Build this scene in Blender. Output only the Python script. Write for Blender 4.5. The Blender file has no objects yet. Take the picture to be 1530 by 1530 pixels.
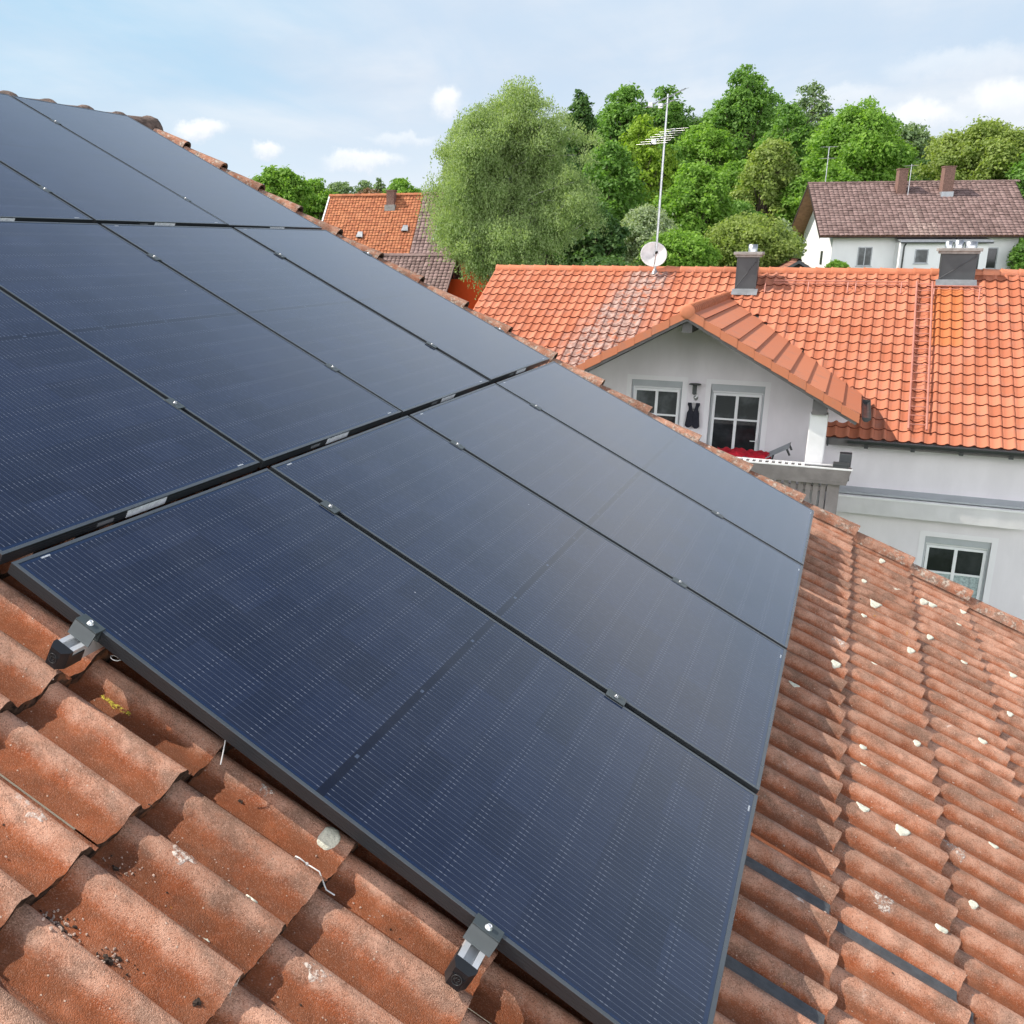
import bpy, bmesh, math, random
import numpy as np
from mathutils import Matrix, Vector, Euler

scene = bpy.context.scene
COL = scene.collection
R_ = math.radians
rnd = random.Random(7)

# ------------------------------------------------------------------ camera
CAM = Vector((-1.65480, -1.63917, 0.68807))
CR = Matrix(((0.442142, -0.896945, 0.000276), (-0.224429, -0.110928, -0.968156), (0.868413, 0.428001, -0.250347)))
FPX, PCX, PCY = 1542.34, 509.87, 764.95
cam = bpy.data.cameras.new("camera")
cam_ob = bpy.data.objects.new("camera", cam)
COL.objects.link(cam_ob)
cm = Matrix((CR[0], -CR[1], -CR[2])).transposed().to_4x4()
cm.translation = CAM
cam_ob.matrix_world = cm
cam.sensor_width = 36.0
cam.lens = 36.0 * FPX / 1530.0
cam.shift_x = (765 - PCX) / 1530.0
cam.shift_y = 0.0
cam.clip_start = 0.05
cam.clip_end = 5000
scene.camera = cam_ob

# ------------------------------------------------------------------ light
SUN = Vector((-0.20, 0.85, 1.0)).normalized()
sl = bpy.data.lights.new("sun", 'SUN')
sl.energy = 5.0
sl.angle = R_(0.55)
sl.color = (1.0, 0.93, 0.83)
so = bpy.data.objects.new("sun", sl)
so.rotation_euler = SUN.to_track_quat('Z', 'Y').to_euler()
COL.objects.link(so)

scene.view_settings.view_transform = 'Standard'
scene.view_settings.look = 'None'
scene.view_settings.exposure = 0.20
scene.view_settings.gamma = 1.0
scene.render.film_transparent = False
scene.cycles.use_denoising = True
scene.cycles.max_bounces = 8
scene.cycles.transparent_max_bounces = 8


class NT:
    """small helper to write node trees"""
    def __init__(s, tree):
        s.t = tree
        tree.nodes.clear()

    def n(s, typ, **kw):
        nd = s.t.nodes.new(typ)
        for k, v in kw.items():
            setattr(nd, k, v)
        return nd

    def put(s, sock, v):
        if v is None:
            return
        if hasattr(v, 'is_linked') or hasattr(v, 'links'):
            s.t.links.new(v, sock)
        else:
            if sock.type == 'RGBA' and not hasattr(v, '__len__'):
                v = (v, v, v, 1)
            elif sock.type == 'RGBA' and len(v) == 3:
                v = (*v, 1)
            sock.default_value = v

    def m(s, op, a, b=None, c=None, clamp=False):
        nd = s.n('ShaderNodeMath', operation=op, use_clamp=clamp)
        for i, v in enumerate((a, b, c)):
            if v is not None:
                s.put(nd.inputs[i], v)
        return nd.outputs[0]

    def vm(s, op, a, b=None):
        nd = s.n('ShaderNodeVectorMath', operation=op)
        s.put(nd.inputs[0], a)
        if b is not None:
            s.put(nd.inputs[1] if op != 'SCALE' else nd.inputs[3], b)
        return nd.outputs[1] if op in ('DOT_PRODUCT', 'LENGTH', 'DISTANCE') else nd.outputs[0]

    def mix(s, f, a, b, mode='MIX'):
        nd = s.n('ShaderNodeMix', data_type='RGBA', blend_type=mode)
        s.put(nd.inputs[0], f)
        s.put(nd.inputs[6], a)
        s.put(nd.inputs[7], b)
        return nd.outputs[2]

    def ramp(s, f, lo, hi, a=0.0, b=1.0, smooth=True):
        nd = s.n('ShaderNodeMapRange', interpolation_type='SMOOTHSTEP' if smooth else 'LINEAR')
        s.put(nd.inputs[0], f)
        for i, v in zip((1, 2, 3, 4), (lo, hi, a, b)):
            nd.inputs[i].default_value = v
        return nd.outputs[0]

    def noise(s, vec, scale, detail=3, rough=0.55, dist=0.0, out=0):
        nd = s.n('ShaderNodeTexNoise')
        if vec is not None:
            s.put(nd.inputs['Vector'], vec)
        nd.inputs['Scale'].default_value = scale
        nd.inputs['Detail'].default_value = detail
        nd.inputs['Roughness'].default_value = rough
        nd.inputs['Distortion'].default_value = dist
        return nd.outputs[out]

    def vor(s, vec, scale, feature='F1', out=0, rand=1.0):
        nd = s.n('ShaderNodeTexVoronoi', feature=feature)
        s.put(nd.inputs['Vector'], vec)
        nd.inputs['Scale'].default_value = scale
        nd.inputs['Randomness'].default_value = rand
        return nd.outputs[out]

    def sep(s, v):
        nd = s.n('ShaderNodeSeparateXYZ')
        s.put(nd.inputs[0], v)
        return nd.outputs

    def comb(s, x, y, z):
        nd = s.n('ShaderNodeCombineXYZ')
        for i, v in enumerate((x, y, z)):
            s.put(nd.inputs[i], v)
        return nd.outputs[0]

    def obj(s):
        return s.n('ShaderNodeTexCoord').outputs['Object']

    def attr(s, name):
        nd = s.n('ShaderNodeAttribute', attribute_name=name)
        return nd.outputs

    def bump(s, h, strength=0.4, dist=0.01, normal=None):
        nd = s.n('ShaderNodeBump')
        nd.inputs['Strength'].default_value = strength
        nd.inputs['Distance'].default_value = dist
        s.put(nd.inputs['Height'], h)
        if normal is not None:
            s.put(nd.inputs['Normal'], normal)
        return nd.outputs[0]

    def bsdf(s, color, rough=0.6, metal=0.0, normal=None, spec=0.5, **kw):
        b = s.n('ShaderNodeBsdfPrincipled')
        s.put(b.inputs['Base Color'], color)
        s.put(b.inputs['Roughness'], rough)
        s.put(b.inputs['Metallic'], metal)
        s.put(b.inputs['Specular IOR Level'], spec)
        if normal is not None:
            s.put(b.inputs['Normal'], normal)
        for k, v in kw.items():
            s.put(b.inputs[k.replace('_', ' ')], v)
        return b.outputs[0]

    def out(s, sh):
        o = s.n('ShaderNodeOutputMaterial')
        s.t.links.new(sh, o.inputs[0])


def mat(name):
    m = bpy.data.materials.new(name)
    m.use_nodes = True
    return m, NT(m.node_tree)


# ------------------------------------------------------------------ world: sky and clouds
w = bpy.data.worlds.new("World")
scene.world = w
w.use_nodes = True
N = NT(w.node_tree)
sky = N.n('ShaderNodeTexSky', sky_type='NISHITA')
sky.sun_disc = False
sky.sun_elevation = math.asin(SUN.z)
sky.sun_rotation = math.atan2(SUN.x, SUN.y)
sky.altitude = 450
sky.air_density = 1.0
sky.dust_density = 1.6
sky.ozone_density = 1.0
D = N.vm('NORMALIZE', N.n('ShaderNodeTexCoord').outputs['Generated'])
dx, dy, dz = N.sep(D)
zz = N.m('ADD', N.m('MAXIMUM', dz, 0.0), 0.16)
pl = N.comb(N.m('DIVIDE', dx, zz), N.m('DIVIDE', dy, zz), 0.0)
n1 = N.noise(pl, 0.75, 6, 0.55, 0.35)
n2 = N.noise(N.vm('MULTIPLY', pl, (0.5, 1.5, 1.0)), 1.4, 5, 0.6, 0.5)
veil = N.ramp(N.m('ADD', N.m('MULTIPLY', n1, 0.65), N.m('MULTIPLY', n2, 0.35)), 0.34, 0.66)
# bright fill patch added low in the unseen sky behind us, clear blue high up and away from the sun
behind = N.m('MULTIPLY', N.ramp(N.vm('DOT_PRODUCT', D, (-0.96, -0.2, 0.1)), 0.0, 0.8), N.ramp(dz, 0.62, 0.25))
# the blue shows in the north-east, left of the roof
blue = N.ramp(N.vm('DOT_PRODUCT', D, tuple(Vector((0.66, 0.72, 0.20)).normalized())), 0.90, 0.995)
shade = N.noise(pl, 1.5, 5, 0.55, 0.2)
clear = N.mix(N.m('MULTIPLY', blue, 0.85), (5.3, 6.6, 8.1), (3.7, 6.2, 8.2))
cloudcol = N.mix(N.ramp(shade, 0.3, 0.7), (6.0, 6.8, 7.9), (7.9, 8.2, 8.6))
hazy = N.mix(N.m('MULTIPLY', veil, N.m('SUBTRACT', 1.0, N.m('MULTIPLY', blue, 0.45))), clear, cloudcol)
hazy = N.mix(N.ramp(dz, 0.16, 0.0), hazy, (7.2, 7.9, 8.6))
high = N.m('MULTIPLY', N.ramp(dz, 0.30, 0.62), 0.80)
col = N.mix(high, hazy, N.vm('SCALE', sky.outputs[0], 0.9))
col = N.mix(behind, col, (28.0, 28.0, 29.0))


wob_ = N.vm('SUBTRACT', N.noise(D, 26, 5, 0.65, out=1), (0.5, 0.5, 0.5))
Dw = N.vm('ADD', D, N.vm('SCALE', wob_, 0.035))


def cumulus(col, az_px, y_px, rx, ry, seed, strength=1.0):
    """a small fair-weather cloud at a fixed bearing and elevation of the sky"""
    d = (CR.transposed() @ Vector(((az_px - PCX) / FPX, (y_px - PCY) / FPX, 1))).normalized()
    r = Vector((d.y, -d.x, 0)).normalized()
    u = r.cross(d)
    a = N.m('DIVIDE', N.vm('DOT_PRODUCT', Dw, tuple(r)), rx / FPX)
    b = N.m('DIVIDE', N.m('SUBTRACT', N.vm('DOT_PRODUCT', Dw, tuple(u)), d.dot(u)), ry / FPX)
    front = N.ramp(N.vm('DOT_PRODUCT', D, tuple(d)), 0.9, 0.95)
    rr = N.m('SQRT', N.m('ADD', N.m('MULTIPLY', a, a), N.m('MULTIPLY', b, b)))
    f = N.m('MULTIPLY', N.ramp(rr, 1.25, 0.45, 0.0, strength), front)
    tone = N.mix(N.ramp(b, -0.9, 0.5), (7.4, 7.9, 8.6), (9.4, 9.5, 9.5))
    return N.mix(f, col, tone)


for c in ((668, 150, 26, 24, 1, .95), (300, 196, 34, 14, 2, .95), (402, 224, 22, 12, 3, .85), (545, 240, 60, 14, 4, .8),
          (1375, 178, 46, 20, 5, .95), (1492, 152, 34, 26, 6, .8), (1250, 150, 60, 16, 7, .35), (1440, 95, 90, 22, 8, .35), (600, 205, 50, 10, 9, .4)):
    col = cumulus(col, *c)
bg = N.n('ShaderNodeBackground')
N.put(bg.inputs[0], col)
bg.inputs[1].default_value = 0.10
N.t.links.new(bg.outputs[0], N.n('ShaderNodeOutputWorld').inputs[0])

# ------------------------------------------------------------------ object helpers
W = {}


def tag(o, label=None, cat=None, group=None, kind=None):
    if label: o['label'] = label
    if cat: o['category'] = cat
    if group: o['group'] = group
    if kind: o['kind'] = kind
    return o


def thing(name, mtx, label, cat, group=None):
    o = bpy.data.objects.new(name, None)
    o.empty_display_size = 0.1
    if not isinstance(mtx, Matrix):
        mtx = Matrix.Translation(mtx)
    o.matrix_world = mtx
    COL.objects.link(o)
    W[o] = mtx.copy()
    return tag(o, label, cat, group)


def frame(o, u, v):
    u = Vector(u).normalized()
    v = Vector(v).normalized()
    n = u.cross(v)
    m = Matrix((u, v, n)).transposed().to_4x4()
    m.translation = Vector(o)
    return m


def yaw_frame(o, az):
    """x along az, y to the left of it, z up"""
    a = R_(az)
    return frame(o, (math.cos(a), math.sin(a), 0), (-math.sin(a), math.cos(a), 0))


class MB:
    """collects shapes and links them as one mesh object"""
    def __init__(s):
        s.v, s.f, s.mi, s.sm, s.c = [], [], [], [], []

    def add(s, vs, fs, mi=0, smooth=False, col=None):
        o = len(s.v)
        s.v += [tuple(p) for p in vs]
        s.f += [tuple(i + o for i in f) for f in fs]
        s.mi += [mi] * len(fs)
        s.sm += [smooth] * len(fs)
        s.c += [col or (0.5, 0.5, 0, 1)] * len(vs)
        return s

    def box(s, lo, hi, mi=0, bev=0.0):
        x0, y0, z0 = lo
        x1, y1, z1 = hi
        if x0 > x1: x0, x1 = x1, x0
        if y0 > y1: y0, y1 = y1, y0
        if z0 > z1: z0, z1 = z1, z0
        if bev > 0:
            bm = bmesh.new()
            bmesh.ops.create_cube(bm, size=1)
            bmesh.ops.scale(bm, vec=(x1 - x0, y1 - y0, z1 - z0), verts=bm.verts)
            bmesh.ops.translate(bm, vec=((x0 + x1) / 2, (y0 + y1) / 2, (z0 + z1) / 2), verts=bm.verts)
            bmesh.ops.bevel(bm, geom=bm.edges[:], offset=bev, segments=2, profile=0.5, affect='EDGES')
            bm.verts.index_update()
            s.add([v.co for v in bm.verts], [[v.index for v in f.verts] for f in bm.faces], mi)
            bm.free()
            return s
        vs = [(x0, y0, z0), (x1, y0, z0), (x1, y1, z0), (x0, y1, z0), (x0, y0, z1), (x1, y0, z1), (x1, y1, z1), (x0, y1, z1)]
        return s.add(vs, [(0, 3, 2, 1), (4, 5, 6, 7), (0, 1, 5, 4), (1, 2, 6, 5), (2, 3, 7, 6), (3, 0, 4, 7)], mi)

    def prism(s, poly, ext, mi=0):
        """closed polygon (3D points) extruded by a vector"""
        k = len(poly)
        e = Vector(ext)
        vs = [Vector(p) for p in poly] + [Vector(p) + e for p in poly]
        fs = [tuple(range(k))[::-1], tuple(range(k, 2 * k))] + [(i, (i + 1) % k, k + (i + 1) % k, k + i) for i in range(k)]
        return s.add(vs, fs, mi)

    def quad(s, pts, mi=0):
        return s.add(pts, [tuple(range(len(pts)))], mi)

    def tube(s, pts, r, seg=8, mi=0, caps=True, smooth=True):
        pts = [Vector(p) for p in pts]
        rs = r if hasattr(r, '__len__') else [r] * len(pts)
        vs, fs = [], []
        prev = None
        for i, p in enumerate(pts):
            d = (pts[min(i + 1, len(pts) - 1)] - pts[max(i - 1, 0)]).normalized()
            if prev is None:
                prev = d.orthogonal().normalized()
            a = (prev - d * prev.dot(d)).normalized()
            prev = a
            b = d.cross(a)
            for k in range(seg):
                t = 2 * math.pi * k / seg
                vs.append(p + (a * math.cos(t) + b * math.sin(t)) * rs[i])
        for i in range(len(pts) - 1):
            for k in range(seg):
                k2 = (k + 1) % seg
                fs.append((i * seg + k, i * seg + k2, (i + 1) * seg + k2, (i + 1) * seg + k))
        s.add(vs, fs, mi, smooth)
        if caps:
            s.add(vs[:seg], [tuple(range(seg))[::-1]], mi)
            s.add(vs[-seg:], [tuple(range(seg))], mi)
        return s

    def lathe(s, c, axis, prof, seg=20, mi=0, smooth=True):
        """profile of (distance along axis, radius) pairs"""
        ax = Vector(axis).normalized()
        a = ax.orthogonal().normalized()
        b = ax.cross(a)
        vs, fs = [], []
        for (h, r) in prof:
            for k in range(seg):
                t = 2 * math.pi * k / seg
                vs.append(Vector(c) + ax * h + (a * math.cos(t) + b * math.sin(t)) * r)
        for i in range(len(prof) - 1):
            for k in range(seg):
                k2 = (k + 1) % seg
                fs.append((i * seg + k, i * seg + k2, (i + 1) * seg + k2, (i + 1) * seg + k))
        return s.add(vs, fs, mi, smooth)

    def build(s, name, mats, parent=None, fr=None, label=None, attr=False):
        me = bpy.data.meshes.new(name)
        me.from_pydata(s.v, [], s.f)
        for m in (mats if isinstance(mats, (list, tuple)) else [mats]):
            me.materials.append(m)
        me.polygons.foreach_set('material_index', s.mi)
        me.polygons.foreach_set('use_smooth', s.sm)
        if attr:
            a = me.color_attributes.new('tint', 'FLOAT_COLOR', 'POINT')
            a.data.foreach_set('color', np.array(s.c, dtype=np.float32).ravel())
        return link(name, me, parent, fr, label)


def link(name, me, parent=None, fr=None, label=None):
    if fr is not None:
        me.transform(fr)
    o = bpy.data.objects.new(name, me)
    if parent is not None:
        me.transform(W[parent].inverted())
        o.parent = parent
        W[o] = W[parent]
    else:
        W[o] = Matrix.Identity(4)
    me.update()
    COL.objects.link(o)
    if label:
        o['label'] = label
    return o


def raw_mesh(name, V, F, mats, mi=None, col=None, smooth=False):
    """numpy arrays of quads -> mesh"""
    me = bpy.data.meshes.new(name)
    V = np.ascontiguousarray(V, dtype=np.float32)
    F = np.ascontiguousarray(F, dtype=np.int32)
    k = F.shape[1]
    me.vertices.add(len(V))
    me.vertices.foreach_set('co', V.ravel())
    me.loops.add(F.size)
    me.loops.foreach_set('vertex_index', F.ravel())
    me.polygons.add(len(F))
    me.polygons.foreach_set('loop_start', np.arange(0, F.size, k, dtype=np.int32))
    me.polygons.foreach_set('loop_total', np.full(len(F), k, dtype=np.int32))
    if mi is not None:
        me.polygons.foreach_set('material_index', np.ascontiguousarray(mi, dtype=np.int32))
    me.polygons.foreach_set('use_smooth', np.full(len(F), smooth))
    for m in (mats if isinstance(mats, (list, tuple)) else [mats]):
        me.materials.append(m)
    if col is not None:
        a = me.color_attributes.new('tint', 'FLOAT_COLOR', 'POINT')
        a.data.foreach_set('color', np.ascontiguousarray(col, dtype=np.float32).ravel())
    me.update(calc_edges=True)
    me.validate()
    return me


def at(x, y, depth):
    """the place in the world seen at a pixel of the survey photograph, at a distance along the view axis"""
    return CAM + CR.transposed() @ Vector(((x - PCX) / FPX * depth, (y - PCY) / FPX * depth, depth))


# ------------------------------------------------------------------ tiled roofs
def smooth01(x):
    x = np.clip(x, 0, 1)
    return x * x * (3 - 2 * x)


def tile_field(name, nc, nr, wd, g, prof, nx, t, over, mats, base=0.0, jit=(0, 0, 0), lip=0.004, seed=1, ny=3, tint=None, skip=None, stagger=0.0, rough=0.0, smooth=True):
    """a field of separate lapped tiles: x to the right, y up the slope, z out of the roof"""
    rg = np.random.default_rng(seed)
    xs = np.linspace(0, wd, nx)
    hs = prof(xs)
    xs = np.append(xs, wd + 0.0005)
    hs = np.append(hs - 0.0, hs[-1] - lip - 0.004)
    hs[:-1] += lip * smooth01(xs[:-1] / wd * 1.6 - 0.6)
    hmax = max(hs.max() - hs.min(), 1e-6)
    K = len(xs)
    ys = np.linspace(0, g + over, ny)
    tiles_ = [(c, r) for r in range(nr) for c in range(nc) if not (skip and skip(c, r))]
    cr = np.array(tiles_)
    T = len(cr)
    V = np.zeros((T, ny + 1, K, 3))
    x0 = cr[:, 0] * wd + (cr[:, 1] % 2) * stagger
    y0 = cr[:, 1] * g + rg.normal(0, 1, T) * jit[1]
    z0 = rg.normal(0, 1, T) * jit[2]
    x0 = x0 + rg.normal(0, 1, T) * jit[0]
    tw = rg.normal(0, 1, T) * jit[2] * 0.8
    V[..., 0] = x0[:, None, None] + xs[None, None, :]
    for j in range(ny):
        y = ys[j]
        V[:, j + 1, :, 1] = y0[:, None] + y
        V[:, j + 1, :, 2] = base + hs[None, :] + t * (1 - y / g) + z0[:, None] + tw[:, None] * (xs / wd - .5)[None, :]
    V[:, 0] = V[:, 1]
    V[:, 0, :, 2] -= t + 0.004
    V[:, 0, :, 1] += 0.004
    if rough > 0:
        e = rg.normal(0, 1, (T, K)) * rough
        e[:, 1:-1] = (e[:, :-2] + e[:, 1:-1] + e[:, 2:]) / 2
        V[:, 1, :, 1] += e
        V[:, 0, :, 1] += e * 0.5 + rg.normal(0, 1, (T, K)) * rough * 0.6
        V[:, 1, :, 2] += rg.normal(0, 1, (T, K)) * rough * 0.4
    C = np.zeros((T, ny + 1, K, 4))
    C[..., 0] = rg.random(T)[:, None, None]
    C[..., 1] = ((hs - hs.min()) / hmax)[None, None, :]
    C[..., 3] = 1
    if tint is not None:
        C[..., 2] = np.array([tint(c, r) for c, r in tiles_])[:, None, None]
    # butt strip has its own vertices for a hard edge
    top = V[:, 1:].reshape(T, -1, 3)
    butt = V[:, :2].reshape(T, -1, 3)
    VV = np.concatenate([top, butt], 1)
    CC = np.concatenate([C[:, 1:].reshape(T, -1, 4), C[:, :2].reshape(T, -1, 4)], 1)
    f = []
    mi = []
    for j in range(ny - 1):
        for i in range(K - 1):
            a = j * K + i
            f.append((a, a + 1, a + K + 1, a + K))
            mi.append(0)
    o = ny * K
    for i in range(K - 1):
        a = o + i
        f.append((a, a + 1, a + K + 1, a + K))
        mi.append(1)
    f = np.array(f)
    n = VV.shape[1]
    F = (f[None] + (np.arange(T) * n)[:, None, None]).reshape(-1, 4)
    return raw_mesh(name, VV.reshape(-1, 3), F, mats, np.tile(mi, T), CC.reshape(-1, 4), smooth)

# ------------------------------------------------------------------ materials
def simple(name, c, rough=0.6, metal=0.0, var=0.12, vscale=6.0, bump=0.0, bscale=60.0, spec=0.5):
    m, n = mat(name)
    o = n.obj()
    f = n.noise(o, vscale, 4, 0.6)
    k = n.ramp(f, 0.3, 0.7, 1 - var, 1 + var)
    colr = n.mix(1.0, c, n.comb(k, k, k), 'MULTIPLY')
    nrm = n.bump(n.noise(o, bscale, 3), bump, 0.01) if bump else None
    n.out(n.bsdf(colr, n.ramp(n.noise(o, vscale * 3, 3), 0.3, 0.7, rough * 0.88, min(1, rough * 1.1)), metal, nrm, spec))
    return m


def weathered_tile(name='weathered_clay', old=0.0):
    m, n = mat(name)
    o = n.obj()
    A = n.attr('tint')
    rnd_, crest, _ = n.sep(A[1])
    big = n.noise(o, 2.2, 4, 0.6)
    mid = n.noise(o, 14, 5, 0.65)
    fine = n.noise(o, 210, 3, 0.7)
    grain = n.vor(o, 480, 'F1', 1)
    grain_d = n.vor(o, 480, 'F1', 0)
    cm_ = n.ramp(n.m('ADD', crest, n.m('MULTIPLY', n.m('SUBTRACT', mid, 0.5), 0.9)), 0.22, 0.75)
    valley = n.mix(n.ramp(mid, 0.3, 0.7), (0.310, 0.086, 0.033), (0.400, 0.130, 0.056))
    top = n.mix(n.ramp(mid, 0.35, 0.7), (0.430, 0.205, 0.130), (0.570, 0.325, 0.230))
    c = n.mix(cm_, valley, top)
    # grey-black algae in patches, mostly on the rolls
    alg = n.m('MULTIPLY', n.ramp(n.noise(n.vm('MULTIPLY', o, (1.6, .7, .7)), 11, 6, 0.7), 0.42, 0.64), n.ramp(crest, 0.0, 0.5, 0.12, 0.60))
    c = n.mix(alg, c, (0.135, 0.095, 0.072))
    # the foot of every roll has a darker brown band
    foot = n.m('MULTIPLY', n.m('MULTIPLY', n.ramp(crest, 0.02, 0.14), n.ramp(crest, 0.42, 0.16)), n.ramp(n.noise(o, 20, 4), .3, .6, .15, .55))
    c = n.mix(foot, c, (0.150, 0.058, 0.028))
    # sand grain: dark and pale specks
    gs = n.sep(grain)[0]
    c = n.mix(n.m('MULTIPLY', n.ramp(gs, 0.70, 0.95), n.ramp(crest, 0, .5, 0.08, .36)), c, (0.62, 0.40, 0.30))
    c = n.mix(n.m('MULTIPLY', n.ramp(gs, 0.26, 0.05), n.ramp(crest, 0, .5, 0.10, .52)), c, (0.13, 0.065, 0.042))
    # lime-white rubbed spots and orange lichen
    wsp = n.m('MULTIPLY', n.ramp(n.noise(o, 7.0, 5, 0.75), 0.665, 0.74), n.ramp(crest, 0.3, 0.9, 0.10, 0.85))
    c = n.mix(wsp, c, (0.70, 0.60, 0.53))
    osp = n.ramp(n.noise(n.vm('ADD', o, (7, 3, 1)), 17, 3, 0.6), 0.735, 0.78, 0, .7)
    c = n.mix(osp, c, (0.50, 0.235, 0.03))
    crumb = n.ramp(n.vor(o, 62, 'F1', 0), 0.16, 0.09, 0, 1)
    crumb = n.m('MULTIPLY', crumb, n.ramp(n.sep(n.vor(o, 62, 'F1', 1))[1], 0.80, 0.84))
    c = n.mix(n.m('MULTIPLY', crumb, 0.7), c, (0.66, 0.52, 0.42))
    if old:
        ol = n.ramp(n.noise(o, 24, 6, 0.75), 0.50, 0.60, 0, old)
        c = n.mix(ol, c, n.mix(n.ramp(n.noise(o, 55, 3), .4, .6), (0.20, 0.16, 0.13), (0.56, 0.50, 0.42)))
    k = n.m('ADD', n.m('MULTIPLY_ADD', rnd_, 0.34, 0.80), n.m('MULTIPLY', n.m('SUBTRACT', big, 0.5), 0.55))
    c = n.mix(1.0, c, n.comb(k, k, k), 'MULTIPLY')
    h = n.m('ADD', n.m('MULTIPLY', fine, 0.5), n.m('ADD', n.m('MULTIPLY', grain_d, -0.5), n.m('MULTIPLY', mid, 1.6)))
    h = n.m('ADD', h, n.m('MULTIPLY', crumb, 1.2))
    nrm = n.bump(h, 0.75, 0.0035)
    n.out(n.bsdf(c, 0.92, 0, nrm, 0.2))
    return m


def mossy_edge():
    m, n = mat('mossy_tile_edge')
    o = n.obj()
    a = n.noise(o, 60, 5, 0.7)
    b = n.noise(o, 16, 4, 0.6)
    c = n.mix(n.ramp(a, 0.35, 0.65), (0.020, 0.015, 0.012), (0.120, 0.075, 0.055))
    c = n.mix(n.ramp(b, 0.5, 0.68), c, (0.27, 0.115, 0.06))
    n.out(n.bsdf(c, 0.95, 0, n.bump(a, 1.0, 0.012), 0.15))
    return m


def glazed_tile(name, base, alt, rough=0.68, stain=(0.30, 0.20, 0.17), orange=(0.50, 0.150, 0.035), spec=0.4, nscale=30):
    """newer tiles; blue channel of tint: 0 plain, 0.5 orange replacement, 1 grey stained"""
    m, n = mat(name)
    o = n.obj()
    r, crest, b = n.sep(n.attr('tint')[1])
    c = n.mix(r, base, alt)
    c = n.mix(n.m('MULTIPLY', n.ramp(n.noise(o, 3.0, 5, 0.65), 0.5, 0.75), 0.35), c, stain)
    c = n.mix(n.m('MULTIPLY', n.ramp(n.noise(o, nscale, 4, 0.7), 0.45, 0.75), 0.22), c, stain)
    c = n.mix(n.m('MULTIPLY', n.m('MULTIPLY', n.ramp(b, 0.4, 0.5), n.ramp(b, 0.62, 0.52)), 0.62), c, orange)
    st = n.m('MULTIPLY', n.ramp(b, 0.62, 1.0), n.ramp(n.noise(o, 5.5, 6, 0.75), 0.36, 0.52))
    c = n.mix(n.m('MULTIPLY', st, 0.85), c, n.mix(n.ramp(n.noise(o, 9, 4), .4, .6), (0.22, 0.155, 0.135), (0.44, 0.33, 0.29)))
    n.out(n.bsdf(c, rough, 0, n.bump(n.noise(o, 90, 3), 0.15, 0.004), spec))
    return m


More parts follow.
